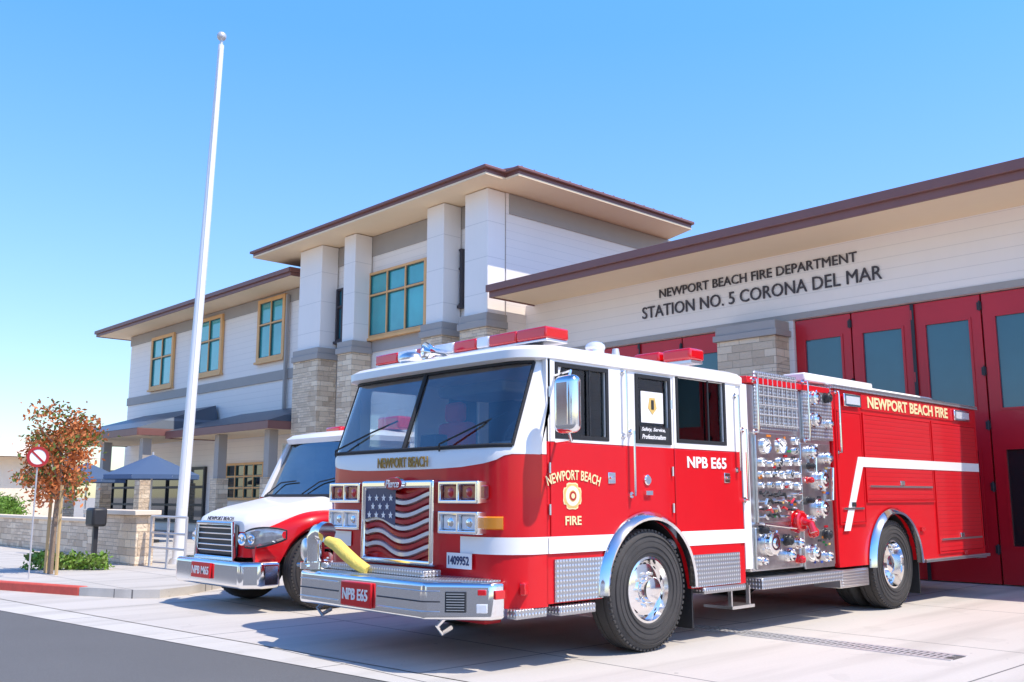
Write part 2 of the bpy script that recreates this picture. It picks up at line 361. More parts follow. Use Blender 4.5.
def window(r,Y,nx,rows,fm,gm,fw=.09,sill=True):
    x0,x1,z0,z1=r
    m=MB();hs=[];zz=[z0+fw]+[z0+fw+(z1-z0-2*fw)*q for q in rows]+[z1-fw]
    w=(x1-x0-2*fw)/nx
    for i in range(nx):
        for j in range(len(zz)-1): hs.append((x0+fw+i*w+.025,x0+fw+(i+1)*w-.025,zz[j]+(.025 if j else 0),zz[j+1]-(.025 if j<len(zz)-2 else 0)))
    m.plate('Y',x0,x1,z0,z1,Y-.05,Y+.05,hs);o=m.build('window',fm,st)
    m=MB();m.box(x0+fw*.6,x1-fw*.6,Y+.02,Y+.03,z0+fw*.6,z1-fw*.6);m.build('pane',gm,o)
    for h in hs:
        m=MB();m.plate('Y',h[0]+.002,h[1]-.002,h[2]+.002,h[3]-.002,Y-.02,Y+.018,[(h[0]+.025,h[1]-.025,h[2]+.025,h[3]-.025)]);m.build('sash',SASH if fm is WOOD else fm,o)
    if sill:
        m=MB();m.box(x0-.06,x1+.06,Y-.1,Y+.045,z0-.08,z0-.003);m.build('sill',fm,o)
m=MB();m.plate('Y',TX0,TX1,0,8.95,YT,YT+.2,[]);m.build('tower_front_wall',SIDE,st)
m=MB();m.box(TX1-.2,TX1,YT+.2,24.5,0,8.95);m.box(TX0,TX0+.2,YT+.2,24.5,0,8.95);m.box(TX0,TX1,24.5,24.7,0,8.95);m.build('tower_side_wall',SIDE,st)
m=MB();m.box(TX1+.003,TX1+.03,YT+.1,24.5,8.42,8.94);m.build('side_band',TRIM,st)
boxes('grey_band',[(TX0+.1,TX1-.05,YT-.03,YT-.003,8.35,8.94),(TX0+.1,TX1-.05,YT-.03,YT-.003,5.5,5.95)],TRIM,st)
TW=[rect(369,427,266,333,YT-.06),rect(455,463,250,306,YT-.06),rect(337,344,289,341,YT-.06)]
for i,r in enumerate(TW): window(r,YT-.06,3 if i==0 else 1,[.66],WOOD if i==0 else LETT,AGL if i==0 else TGL,.07 if i==0 else .05)
for (a,b) in ((-17.86,-17.0),(-19.40,-18.70),(-23.3,-22.72),(-25.75,-24.5)):
    m=MB();m.box(a,b,15.2,YT-.04,5.8,8.94);o=m.build('upper_pier',PIERW,st,bev=.01)
    m=MB();m.box(a-.08,b+.06,15.12,YT-.035,0,5.45);o=m.build('stone_pier',STONE,st,bev=.01)
    m=MB();m.box(a-.13,b+.11,15.07,YT-.034,5.45,5.62);m.box(a-.1,b+.08,15.10,YT-.034,5.622,5.8);m.build('pier_cap',TRIM,o,bev=.01)
tp=[(-27.5,14.5),(-16.3,14.5),(-16.3,15.15),(-15.85,15.15),(-15.85,22.0),(-27.5,26)]
TZ=8.96
m=MB();m.prism([(x,y,TZ) for x,y in tp],(0,0,.05));m.build('tower_soffit',CREAM,st)
m=MB();m.prism([(x,y,TZ+.052) for x,y in tp],(0,0,.14));m.build('tower_fascia',FASC,st,bev=.01)
m=MB();g=[(-27.6,14.42),(-16.22,14.42),(-16.22,15.07),(-15.77,15.07),(-15.77,22.05),(-27.6,26)]
m.prism([(x,y,TZ+.14) for x,y in g],(0,0,.08));m.build('gutter',FASC,st,bev=.02)
m=MB();a=[(-27.4,14.55),(-15.9,15.2),(-15.9,21.95),(-27.4,26)];b=[(-24,18.5),(-19,18.5),(-19,20),(-24,20)]
m.add([(x,y,9.2) for x,y in a]+[(x,y,9.9) for x,y in b],[(0,1,5,4),(1,2,6,5),(2,3,7,6),(3,0,4,7),(4,5,6,7)]);m.build('tower_roof',ROOFM,st)
for i in range(16):
    y=15.3+i*.42
    m=MB();m.cyl((-15.88,y,9.22),(-18.0,y+.3,9.62),.025,n=6);m.build('roof_seam',FASC,st)
# left wing
WX0,WX1=-42.0,TX0
YW=16.5
WW=[rect(153,175,336,388,YW),rect(199,224,318,375,YW),rect(260,287,298,360,YW)]
m=MB();m.plate('Y',WX0,WX1,0,8.37,YW,YW+.2,[]);m.box(WX0,WX0+.2,YW+.2,24,0,8.37);m.build('wing_wall',SIDE,st)
boxes('belt_band',[(WX0-.02,WX1-.02,YW-.04,YW-.003,7.95,8.36),(WX0-.02,WX1-.02,YW-.05,YW-.003,5.32,5.65)],TRIM,st)
for r in WW: window((r[0],r[1],r[2],r[3]),YW-.07,2,[.6],WOOD,AGL,.13)
eave(-43.0,-26.5,15.3,25,8.38,.22,.8,3.5,'wing_roof')
GW=[rect(219,266,463,500,YW),rect(150,206,468,522,YW),rect(100,140,470,520,YW)]
for i,r in enumerate(GW): window(r,YW-.06,5 if i==0 else 3,[.3,.65],WOOD if i==0 else DRK,DGL,.08,False)
def canopy(x0,x1,y0,z,rise):
    m=MB();m.box(x0,x1,y0,YW-.1,z,z+.06);m.build('canopy_soffit',CREAM,st)
    m=MB();m.box(x0-.04,x1+.04,y0-.04,y0-.002,z-.03,z+.22);m.box(x1+.002,x1+.04,y0,YW-.1,z-.03,z+.22);m.box(x0-.04,x0-.002,y0,YW-.1,z-.03,z+.22);m.build('canopy_fascia',FASC,st,bev=.01)
    m=MB();m.add([(x0-.04,y0-.04,z+.225),(x1+.04,y0-.04,z+.225),(x1+.04,YW-.12,z+.225),(x0-.04,YW-.12,z+.225),(x0+1.6,YW-.12,z+rise),(x1-.3,YW-.12,z+rise)],[(0,1,5,4),(0,4,3),(1,2,5),(2,3,4,5)]);m.build('canopy_roof',ROOFB,st)
canopy(-33.0,-25.9,14.4,3.45,.85);canopy(-41.5,-33.1,13.4,3.55,1.2)
for x in (-41.0,-37.2,-33.6,-29.9,-26.6):
    m=MB();y=13.7 if x<-33.1 else 14.7
    m.box(x-.22,x+.22,y,y+.42,0,2.0);o=m.build('canopy_column',STONE,st)
    m=MB();m.box(x-.15,x+.15,y+.06,y+.36,2.0,3.44);m.build('upper_post',TRIM,o)
m=MB();xq=aty(286,428,YW)[0];m.box(xq-.05,xq+.05,YW-.16,YW-.055,4.3,8.2);m.build('downpipe',TRIM,st)
def fac(px0,y0,px1,y1,hh):
    xa=aty(px0,y0,YB)[0];xb=aty(px1,y1,YB)[0];z=aty((px0+px1)/2,(y0+y1)/2,YB)[1]
    return xa,xb,z-hh/2
xa,xb,z=fac(660,295,857,253,.2);text('sign_lettering','NEWPORT BEACH FIRE DEPARTMENT',(xa,YB-.02,z-.02),(1,0,0),(0,0,1),xb-xa,.19,LETT,st,.025,0)
xa,xb,z=fac(643,315,882,268,.27);text('sign_lettering','STATION NO. 5 CORONA DEL MAR',(xa,YB-.02,z-.02),(1,0,0),(0,0,1),xb-xa,.26,LETT,st,.025,0)
# ---------------------------------------------------------------- fire engine
XS=-5.78;XC=-7.2;XF=2*XC-XS;YF=5.45
en=thing('fire_engine','large red and white fire engine with flag grille, chrome bumper and pump panel','fire engine',(XC,10,0))
ARCH=[(7.18,.64,.56),(12.17,.64,.56)]
def az(y):
    z=0
    for c,r,zc in ARCH:
        if abs(y-c)<r: z=max(z,zc+math.sqrt(r*r-(y-c)**2))
    return z
def side_poly(m,y0,y1,z0,z1,xa,xb,N=60,top=None,bot=None):
    ys=[y0+(y1-y0)*i/N for i in range(N+1)]
    seg=[]
    def flush():
        if len(seg)>1:
            pts=[(xa,y,b) for y,b,t in seg]+[(xa,y,t) for y,b,t in reversed(seg)]
            m.prism(pts,(xb-xa,0,0))
        seg.clear()
    for y in ys:
        t=top(y) if top else z1;b=max(bot(y) if bot else z0,az(y))
        if b<t-.003: seg.append((y,b,t))
        else: flush()
    flush()
def path(Yf,R=.33,ins=0,yb=None,crown=.05,n=8,a0=0.0):
    hw=(XS-XC)-ins;out=[]
    if yb is not None: out.append((XC+hw,yb))
    for i in range(n+1):
        a=a0+(PI/2-a0)*i/n;out.append((XC+hw-R+R*math.cos(a),Yf+ins+R-R*math.sin(a)))
    for i in range(1,8):
        u=1-2*i/8.0;out.append((XC+(hw-R)*u,Yf+ins))
    for i in range(n+1):
        a=PI/2-(PI/2-a0)*i/n;out.append((XC-hw+R-R*math.cos(a),Yf+ins+R-R*math.sin(a)))
    if yb is not None: out.append((XC-hw,yb))
    return [(x,y-crown*max(0,1-((x-XC)/hw)**2)) for x,y in out]
CB=8.78
ZW=1.83
def zb(x):
    u=abs(x-XC)/1.42
    return 1.76-.11*max(0,1-(u/.9)**4)**.5 if u<.9 else 1.76
p=path(YF,yb=5.86)
m=MB();m.grid([[(x,y,.50) for x,y in p],[(x,y,1.2) for x,y in p],[(x,y,zb(x)) for x,y in p]]);m.build('cab_front',RED,en,merge=True)
p2=path(YF+.01,yb=5.86)
m=MB();m.grid([[(x,y-.006,zb(x)-.004) for x,y in p],[(x,y-.006,1.78) for x,y in p],[(x,y,ZW) for x,y in p2]])
m.build('cowl',WHT,en)
for nm,xa,xb in (('cab_lower_body',XS-.05,XS),('cab_lower_body',XF,XF+.05)):
    m=MB();side_poly(m,5.85,CB,.52,1.87,xa,xb);m.build(nm,RED,en)
m=MB();m.box(XF+.05,XS-.05,CB-.05,CB,.6,2.6);m.build('cab_back_wall',WHT,en)
def srect(px0,px1,py0,py1):
    yc=(py0+py1)/2;pc=(px0+px1)/2
    return atx(px0,yc,XS)[0],atx(px1,yc,XS)[0],atx(pc,py1,XS)[1],atx(pc,py0,XS)[1]
W1=(5.98,6.62,1.93,2.53);W2=srect(637,668,379,441);W3=srect(677,723,380,441)
for xa,xb in ((XS-.05,XS),(XF,XF+.05)):
    m=MB();m.plate('X',5.85,CB,1.87,2.62,xa,xb,[W1,W2,W3]);m.build('cab_upper_body',WHT,en)
for i,w in enumerate((W1,W2,W3)):
    m=MB();m.plate('X',w[0]-.03,w[1]+.03,w[2]-.03,w[3]+.03,XS+.001,XS+.015,[(w[0]+.005,w[1]-.005,w[2]+.005,w[3]-.005)])
    if i!=1: m.box(XS+.001,XS+.012,(w[0]*.35+w[1]*.65)-.008,(w[0]*.35+w[1]*.65)+.008,w[2],w[3])
    o=m.build('side_window',BLK,en)
    m=MB();m.box(XS-.025,XS-.018,w[0],w[1],w[2],w[3]);m.build('pane',VGL,o)
boxes('far_side_window',[(XF+.018,XF+.025,w[0],w[1],w[2],w[3]) for w in (W1,W2,W3)],VGL,en)
WT=2.56
def prow(z,a0=0.0,yb=None):
    f=(z-ZW)/(WT-ZW);return [(x,y,z) for x,y in path(YF+.01+.26*f,R=.33,yb=yb,a0=a0)]
r0=prow(ZW,yb=5.87);r1=prow(2.2,yb=5.87);r2=prow(2.60,yb=5.87)
for sl in (slice(0,6),slice(-6,None)):
    m=MB();m.grid([r[sl] for r in (r0,r1,r2)]);m.build('windshield_pillar',WHT,en)
gg=[[q for q in r[5:-5]] for r in (r0,r1,prow(WT,yb=5.87))]
m=MB();m.grid(gg);o=m.build('windshield',WGL,en)
bot=gg[0];top=gg[2]
m=MB();off=lambda q:(q[0],q[1]-.008,q[2])
m.tube([off(q) for q in bot],.018,6);m.tube([off(q) for q in top],.018,6);m.tube([off(bot[0]),off(gg[1][0]),off(top[0])],.016,6);m.tube([off(bot[-1]),off(gg[1][-1]),off(top[-1])],.016,6)
mid=len(bot)//2
m.tube([off(bot[mid]),off(gg[1][mid]),off(top[mid])],.022,6);m.build('gasket',BLK,o)
for k0,k1 in ((mid-2,mid-6),(mid+5,mid+1)):
    m=MB();a=bot[max(k0,0)];b=gg[1][max(k1,0)]
    m.tube([(a[0],a[1]-.03,a[2]-.03),(a[0]+.02,a[1]-.05,a[2]+.03),((a[0]+b[0])/2+.1,(a[1]+b[1])/2-.03,2.02),(b[0],b[1]-.01,2.12)],.009,6)
    m.build('wiper',BLK,en)
def loop(z,Yf,ins): return [(x,y,z) for x,y in path(Yf,R=.33,ins=ins)]+[(XF+ins,CB-ins,z),(XS-ins,CB-ins,z)]
rows=[loop(2.57,YF+.25,-.0),loop(2.59,YF+.20,-.025),loop(2.66,YF+.20,-.025),loop(2.70,YF+.23,.01),loop(2.725,YF+.28,.07),loop(2.74,YF+.36,.2)]
m=MB();m.grid(rows,True);k=len(rows[-1]);m.add(rows[-1],[tuple(range(k))]);m.build('cab_roof',WHT,en,merge=True)
# interior
m=MB();m.box(XF+.06,XS-.06,5.9,CB-.06,.9,1.0);m.box(XC-.45,XC+.45,6.0,7.8,1.0,1.72);m.build('cab_floor',INT,en,bev=.03)
m=MB();m.box(XF+.1,XS-.1,5.74,6.05,1.35,1.78);m.box(XC+.6,XC+1.1,5.9,6.1,1.78,1.90);m.build('dashboard',INT,en,bev=.04)
for x in (XC-.85,XC+.85):
    m=MB();m.box(x-.25,x+.25,6.25,6.75,1.2,1.45);m.box(x-.25,x+.25,6.68,6.85,1.4,2.2);m.box(x-.14,x+.14,6.68,6.8,2.2,2.42);m.build('seat',SEAT,en,bev=.05)
m=MB();c=Vector((XC+.85,6.08,1.92));m.tube([c+Vector((.22*math.cos(a),.08*math.sin(a),.2*math.sin(a))) for a in [i*PI/12 for i in range(25)]],.017,6);m.cyl(c,(c.x,5.95,1.6),.03);m.build('steering_wheel',DRK,en)
m=MB();m.box(XC-.5,XC+.5,6.2,6.9,2.40,2.52);m.build('overhead_console',INT,en,bev=.03)
m=MB();m.box(XC-.3,XC-.05,5.82,5.98,1.78,2.0);m.build('radio_unit',DRK,en,bev=.02)
def panel(name,y0,y1,z0,z1,mat,th=.012,bev=.006):
    m=MB();side_poly(m,y0,y1,z0,z1,XS+.001,XS+th);return m.build(name,mat,en,bev=bev)
d1=panel('cab_door',5.89,6.90,.93,1.862,RED);d2=panel('cab_door',7.62,8.70,.66,1.862,RED)
m=MB();m.plate('X',5.89,6.90,1.872,2.585,XS+.001,XS+.010,[(W1[0]-.035,W1[1]+.035,W1[2]-.035,W1[3]+.035)]);m.build('upper_door_skin',WHT,d1)
m=MB();m.plate('X',7.62,8.70,1.872,2.585,XS+.001,XS+.010,[(W3[0]-.035,W3[1]+.035,W3[2]-.035,W3[3]+.035)]);m.build('upper_door_skin',WHT,d2)
for d,ys_ in ((d1,(6.0,6.5)),(d2,(7.7,8.3))):
    for z in (1.25,1.6,2.25):
        m=MB();m.cyl((XS+.016,ys_[0]-.125+.0,z),(XS+.016,ys_[0]-.125,z+.09),.011,n=8);m.build('hinge',CHR2,d)
for d,px in ((d1,612),(d2,727)):
    y,z=atx(px,478,XS);m=MB();m.box(XS+.012,XS+.02,y-.07,y+.03,z-.05,z+.05);m.box(XS+.02,XS+.045,y-.06,y+.0,z-.012,z+.012);m.build('door_handle',CHR,d,bev=.004)
y,z=atx(647,480,XS);m=MB();m.lathe([(0,.02),(.04,.02),(.05,.012),(.05,.0)],(XS+.001,y,z),(1,0,0),16);m.box(XS+.001,XS+.03,y-.05,y+.05,z-.14,z-.1);m.build('fuel_cap',CHR,en)
# stripes
m=MB();side_poly(m,5.86,7.2,.93,1.07,XS+.013,XS+.017)
pp=path(YF-.006,ins=-.006,yb=5.87)[:11]
m.grid([[(x,y,.93) for x,y in pp],[(x,y,1.07) for x,y in pp]]);m.build('white_stripe',WHT,en)
m=MB();side_poly(m,7.2,8.78,.93,1.07,XS+.013,XS+.017);m.build('white_stripe',WHT,en)
m=MB();pp=path(YF-.006,ins=-.006,yb=5.87)[-11:]
m.grid([[(x,y,.93) for x,y in pp],[(x,y,1.07) for x,y in pp]]);m.build('white_stripe',WHT,en)
m=MB();side_poly(m,5.93,6.8,.53,.88,XS+.001,XS+.016);m.build('tread_panel',TREAD,en)
m=MB();side_poly(m,7.75,8.66,.53,.84,XS+.013,XS+.018);m.build('tread_panel',TREAD,en)
# grille
gx0,gx1,gz0,gz1=-7.74,-6.66,.80,1.55;gy=5.335
m=MB();m.plate('Y',gx0,gx1,gz0,gz1,gy-.02,gy+.1,[(gx0+.05,gx1-.05,gz0+.05,gz1-.07)]);g=m.build('grille_frame',CHR,en,bev=.02,seg=3)
m=MB();n=11;Hh=(gz1-.07-gz0-.05)/n
def wv(u): return .045*math.sin(u*2*PI*1.15+.5)
for i in range(n):
    m.cur=0 if i%2==0 else 1
    z0=gz0+.05+i*Hh;rows=[[],[],[],[]]
    for j in range(25):
        u=j/24;x=gx0+.05+(gx1-gx0-.1)*u;w=wv(u);f=lambda z:min(max(z+w,gz0+.05),gz1-.07)
        y=gy+.03+.015*math.sin(u*9)
        rows[0].append((x,y+.03,f(z0)));rows[1].append((x,y-.012,f(z0+Hh*.18)));rows[2].append((x,y-.012,f(z0+Hh*.75)));rows[3].append((x,y+.03,f(z0+Hh)))
    m.grid(rows)
m.build('flag_grille',[FRED,SILV],en)
m=MB();rows=[]
for k in range(7):
    z=1.17+(gz1-.07-1.17)*k/6
    rows.append([(gx0+.05+.47*j/8,gy+.004,min(z+(wv(j/17) if k<6 else 0),gz1-.07)) for j in range(9)])
m.grid(rows);fb=m.build('flag_canton',BLUE,en)
def star(m,cx,cz,r,y):
    pts=[(cx+(r if i%2==0 else r*.42)*math.sin(i*PI/5),y,cz+(r if i%2==0 else r*.42)*math.cos(i*PI/5)) for i in range(10)]
    m.prism(pts,(0,-.004,0))
for r in range(3):
    for c in range(4 if r%2==0 else 3):
        m=MB();star(m,gx0+.115+c*.112+(.056 if r%2 else 0),1.235+r*.078,.034,gy+.002);m.build('star',WHT,fb)
zc_=gz1-.03
def oval(r,d,y0):
    m=MB();m.lathe([(0,d),(r*.9,d),(r,0)],(XC,y0,zc_),(0,-1,0),32);m.v=[(x,y,(z-zc_)*.42+zc_) for x,y,z in m.v];return m
b=oval(.15,.025,gy-.02).build('grille_badge',CHR,en);oval(.135,.006,gy-.046).build('badge_field',FRED,b)
text('badge_lettering','Pierce',(XC-.10,gy-.056,zc_-.035),(1,0,0),(0,0,1),.20,.07,WHT,b,.006,.01,.3)
text('front_lettering','NEWPORT BEACH',(XC-.37,5.380,1.668),(1,0,0),(0,0,1),.76,.095,GOLDD,en,.010,.008)
# headlights
for s in (1,-1):
    for zi,(z0,z1) in enumerate(((1.345,1.535),(1.09,1.28))):
        xa=XC+s*.60;xb=XC+s*1.12;x0,x1=min(xa,xb),max(xa,xb)
        m=MB();m.plate('Y',x0,x1,z0,z1,5.33,5.47,[(x0+.03,(x0+x1)/2-.015,z0+.03,z1-.03),((x0+x1)/2+.015,x1-.03,z0+.03,z1-.03)]);h=m.build('headlight',CHR,en,bev=.008)
        for q in (0,1):
            c=x0+.03+(x1-x0-.03)*(.0+.5*q)+.11
            m=MB();w=.11;m.box(c-w+.005,c+w-.015,5.365,5.40,z0+.03,z1-.03)
            m.build('lens',LENSD if zi==0 else LENSC,h,bev=.015)
            m=MB();m.lathe([(0,.012),(.03,.010),(.045,0)],(c-.005,5.366,(z0+z1)/2),(0,-1,0),16);m.build('bulb_reflector',LENSR if zi==0 else CHR,h)
    pr=path(YF-.012,ins=-.012)
    def arcseg(a,b): return pr[a:b] if s==1 else (pr[-b:-a] if a else pr[-b:])
    for zi,(z0,z1,mt) in enumerate(((1.13,1.24,LENSA),(1.38,1.50,LENSD))):
        seg=arcseg(5,9) if zi==0 else arcseg(7,9)
        sx=-.015*s
        m=MB();m.grid([[(x+sx,y+.02,z0) for x,y in seg],[(x,y,z0+.01) for x,y in seg],[(x,y,z1-.01) for x,y in seg],[(x+sx,y+.02,z1) for x,y in seg]])
        for e in (seg[0],seg[-1]): m.add([(e[0],e[1],z0+.01),(e[0],e[1],z1-.01),(e[0]+sx,e[1]+.02,z1),(e[0]+sx,e[1]+.02,z0)],[(0,1,2,3)])
        m.build('corner_marker',mt,en,merge=True)
# bumper
bp=[(-8.15,4.93),(-6.28,4.93),(-5.85,5.30),(-5.84,5.44),(-8.56,5.44),(-8.55,5.30)]
m=MB();m.prism([(x,y,.425) for x,y in bp],(0,0,.295));bm_=m.build('bumper',CHR,en,bev=.035,seg=5)
m=MB();bi=[(XC+(x-XC)*.95,y+.07 if y<5.2 else y) for x,y in bp];m.prism([(x,y,.721) for x,y in bi],(0,0,.012));m.build('bumper_deck',TREAD,bm_)
for z in (.49,.57,.65):
    m=MB();m.tube([(-8.5,5.36,z),(-8.13,4.926,z),(-7.5,4.926,z)],.006,6);m.build('bumper_rib',DRK if z==.57 else CHR2,bm_)
    m=MB();m.tube([(-6.9,4.926,z),(-6.28,4.926,z),(-6.17,5.02,z)],.006,6);m.build('bumper_rib',DRK if z==.57 else CHR2,bm_)
m=MB();m.box(XC-.22,XC+.24,4.90,4.928,.46,.67);pl=m.build('number_plate',RED,en,bev=.01);text('plate_lettering','NPB E65',(XC-.18,4.895,.515),(1,0,0),(0,0,1),.38,.10,WHT,pl,.006,.025)
d=Vector((.43,.37,0)).normalized()
m=MB();m.obox((-6.07,5.10,.57),d,(0,0,1),.17,.16,.03);m.cur=1
for i in range(7): m.obox((-6.07+.003,5.10-.003,.508+i*.021),d,(0,0,1),.145,.007,.04)
m.build('siren_grille',[DRK,CHR2],bm_)
m=MB();m.obox((-5.91,5.240,.645),d,(0,0,1),.07,.045,.03);m.build('bumper_marker',LENSR,bm_,bev=.006)
m=MB();m.obox((-5.91,5.240,.52),d,(0,0,1),.09,.07,.03);m.build('bumper_lamp',LENSC,bm_,bev=.006)
m=MB();m.box(-5.855,-5.825,5.31,5.42,.59,.66);m.build('bumper_marker',LENSR,bm_,bev=.006)
m=MB();m.obox((-5.81,5.62,.66),(-.5,.8,0),(0,0,1),.16,.10,.05);m.build('corner_lamp',LENSR,en,bev=.01)
m=MB();m.box(-5.9,-5.79,5.5,5.86,.42,.50);m.build('corner_step',TREAD,en,bev=.01)
def ap(px,py,Y): x,z=aty(px,py,Y);return (x,Y,z)
m=MB();m.tube([ap(328,541,5.0),ap(337,545,5.0),ap(346,554,5.02),ap(356,563,5.06),ap(368,571,5.1)],[.045,.06,.06,.058,.05],12)
m.build('bumper_hose',YEL,en)
c0=Vector(ap(315,570,5.03));c0.z=.735
m=MB();m.cyl(c0,c0+Vector((0,0,.06)),.14,.14,18);m.cyl(c0+Vector((0,0,.06)),c0+Vector((0,0,.22)),.08,.085,16);m.tube([c0+Vector((0,0,.2)),c0+Vector((0,0,.28)),c0+Vector((.05,0,.335)),c0+Vector((.13,0,.345))],[.085,.09,.085,.08],14)
m.cyl(c0+Vector((.12,0,.345)),c0+Vector((.19,0,.335)),.095,.095,16)
for i in range(4):
    a=i*PI/2+.5;q=c0+Vector((.12*math.cos(a),.12*math.sin(a),.03));m.cyl(q,c0+Vector((.19*math.cos(a),.19*math.sin(a),.03)),.018,.018,6)
m.build('front_intake',CHR,en)
m=MB();m.lathe([(.10,-.04),(.11,-.03),(.11,.02),(.09,.04),(.04,.05),(0,.05)],c0+Vector((-.12,-.02,.17)),(-.3,-1,0),24);m.build('intake_cap',CHR2,en)
m=MB();m.box(-7.95,-6.5,5.1,5.3,.735,.79);m.build('hose_tray',TREAD,en,bev=.01)
x0,x1,z0,z1=-6.54,-6.22,.80,.93;m=MB();m.box(x0,x1,5.39,5.40,z0,z1);l=m.build('licence_plate',WHT,en);text('licence_lettering','1409952',(x0+.025,5.387,z0+.03),(1,0,0),(0,0,1),.27,.075,BLUE,l,.004,.02)
for x in (XC-.9,XC+.9):
    m=MB();m.tube([(x,5.2,.43),(x,5.1,.36),(x,5.15,.30),(x,5.25,.34)],.02,6);m.build('tow_hook',CHR,en)
CRED=pm('chassis_red',(.45,.01,.015),.5)
boxes('frame_rail',[(x-.05,x+.05,5.3,14.9,.45,.72) for x in (XC-.45,XC+.45)],CRED,en)
m=MB();m.cyl((XF+.3,7.18,.52),(XS-.3,7.18,.52),.07);m.box(XC-.75,XC+.75,7.05,7.3,.34,.44);m.build('front_axle',CRED,en)
m=MB();m.cyl((XF+.3,12.17,.54),(XS-.3,12.17,.54),.12);m.ball((XC,12.17,.52),.26);m.build('rear_axle',CRED,en)
m=MB();m.box(XF+.5,XS-.5,5.6,5.8,.33,.5);m.build('front_crossmember',CRED,en,bev=.02)
boxes('underbody',[(XF+.2,XS-.2,5.95,6.4,.5,.9),(XF+.3,XS-.3,8.0,11.3,.55,.9)],DRK,en)
m=MB();m.cyl((XC-.2,7.9,.45),(XC-.2,10.9,.45),.08);m.build('drive_shaft',DRK,en)
for c,r,zc in ARCH:
    for xa,xb in ((XS-.55,XS-.052),(XF+.052,XF+.55)):
        m=MB();rows=[[(x,c+(r+.0)*math.cos(a),zc+r*math.sin(a)) for a in [PI*i/20 for i in range(21)]] for x in (xa,xb)];m.grid(rows)
        m.build('wheel_housing',BLK,en)
for c,r,zc in ARCH:
    for s,xb in ((1,XS),(-1,XF)):
        A=[-.02+ (PI+.04)*i/28 for i in range(29)]
        m=MB();m.grid([[(xb+s*dx,c+rr*math.cos(a),zc+rr*math.sin(a)) for a in A] for rr,dx in ((r-.01,.0),(r-.01,.075),(r+.015,.085),(r+.06,.04),(r+.07,.014))]);m.build('wheel_arch_trim',CHR,en)
def wheel(parent,c,R,w,s,dish,name='wheel',dual=False):
    c=Vector(c);ax=(s,0,0);q=R*.545;h=w/2
    if dish: prof=[(q,h-.01),(q-.02,h-.005),(q-.03,h-.05),(q-.05,h-.16),(q*.72,h-.19),(q*.42,h-.19),(q*.38,h-.15),(q*.36,h-.05),(q*.2,h-.03),(0,h-.03)]
    else: prof=[(q,h-.01),(q-.02,h-.005),(q-.03,h-.04),(q-.05,h-.09),(q*.78,h-.055),(q*.6,h-.045),(q*.43,h-.04),(q*.40,h+.0),(q*.36,h+.04),(q*.2,h+.05),(0,h+.05)]
    m=MB();m.lathe(prof,c,ax,40);o=m.build(name,CHR,parent)
    m=MB();tp=[(q-.01,h-.02),(q+.01,h),(R*.78,h+.012),(R*.92,h-.004),(R*.975,h-.03),(R,h-.05),(R,h*.42),(R-.014,h*.4),(R-.014,h*.33),(R,h*.3),(R,-h*.3),(R-.014,-h*.33),(R-.014,-h*.4),(R,-h*.42),(R,-h+.05),(R*.95,-h+.01),(R*.8,-h),(q,-h)]
    m.lathe(tp,c,ax,72)
    if dual: m.lathe([(a,b-w-.06) for a,b in tp],c,ax,40)
    for i in range(66):
        a=2*PI*i/66;rd=Vector((0,math.cos(a),math.sin(a)));m.obox(c+rd*(R*.978)+Vector((s*(h-.035),0,0)),(1,0,0),Vector((0,-math.sin(a),math.cos(a))),.035,.028,.020)
    for i in range(4):
        rr=R*(.62+.09*i);m.lathe([(rr-.003,h+.002),(rr,h+.012+(.003 if i<3 else 0)),(rr+.003,h+.002)],c,ax,56)
    m.build('tyre',TYR,o)
    lh=h-.19 if dish else h-.045
    for i in range(10):
        a=2*PI*i/10;p=c+Vector((s*lh,q*.5*math.cos(a),q*.5*math.sin(a)));m=MB();m.cyl(p,p+Vector((s*.035,0,0)),.018,.014,6);m.build('lug_nut',CHR2,o)
    for i in range(10):
        a=2*PI*(i+.5)/10;p=c+Vector((s*((h-.178) if dish else (h-.062)),q*.74*math.cos(a),q*.74*math.sin(a)));m=MB();m.cyl(p,p+Vector((s*.004+ (0 if dish else s*.004),0,0)),.024,.024,12);m.build('hand_hole',BLK,o)
wheel(en,(XS-.13,7.18,.555),.55,.30,1,False);wheel(en,(XF+.13,7.18,.555),.55,.30,-1,False)
wheel(en,(XS-.15,12.17,.555),.55,.28,1,True,dual=True);wheel(en,(XF+.15,12.17,.555),.55,.28,-1,True,dual=True)
boxes('mud_flap',[(XS-.45,XS-.03,7.88,7.90,.14,.62),(XS-.5,XS-.03,12.9,12.92,.14,.6)],BLK,en)
def side_text(name,s,px0,px1,py0,py1,mat,parent=None,ext=.004,bold=.01,arc=None,shear=0,x=.020):
    y0,y1,z0,z1=srect(px0,px1,py0,py1)
    return text(name,s,(XS+x,y0,z0),(0,1,0),(0,0,1),y1-y0,z1-z0,mat,parent or en,ext,bold,shear,arc)
side_text('door_lettering','NEWPORT BEACH',546,598,470,480,GOLDP,bold=.015,arc=1.0,x=.017)
side_text('door_lettering','FIRE',564,580,516,525,GOLDP,bold=.02,x=.017)
side_text('unit_lettering','NPB E65',686,725,457,468.5,WHT,bold=.025,x=.016)
y,z=atx(571,496,XS)
def cross(x,k,nr=.088):
    pts=[]
    for i in range(4):
        a=i*PI/2
        for da,r in ((-.60,.125),(-.35,.122),(0,.112),(.35,.122),(.60,.125),(PI/4,nr)): pts.append((x,y+k*r*math.sin(a+da),z+k*r*math.cos(a+da)))
    return pts
m=MB();m.prism(cross(XS+.013,1.0,.104),(.004,0,0));o=m.build('door_badge',GOLDP,en)
m=MB();m.prism(cross(XS+.0175,.90,.104),(.0015,0,0));m.build('badge_cross',GOLD,o)
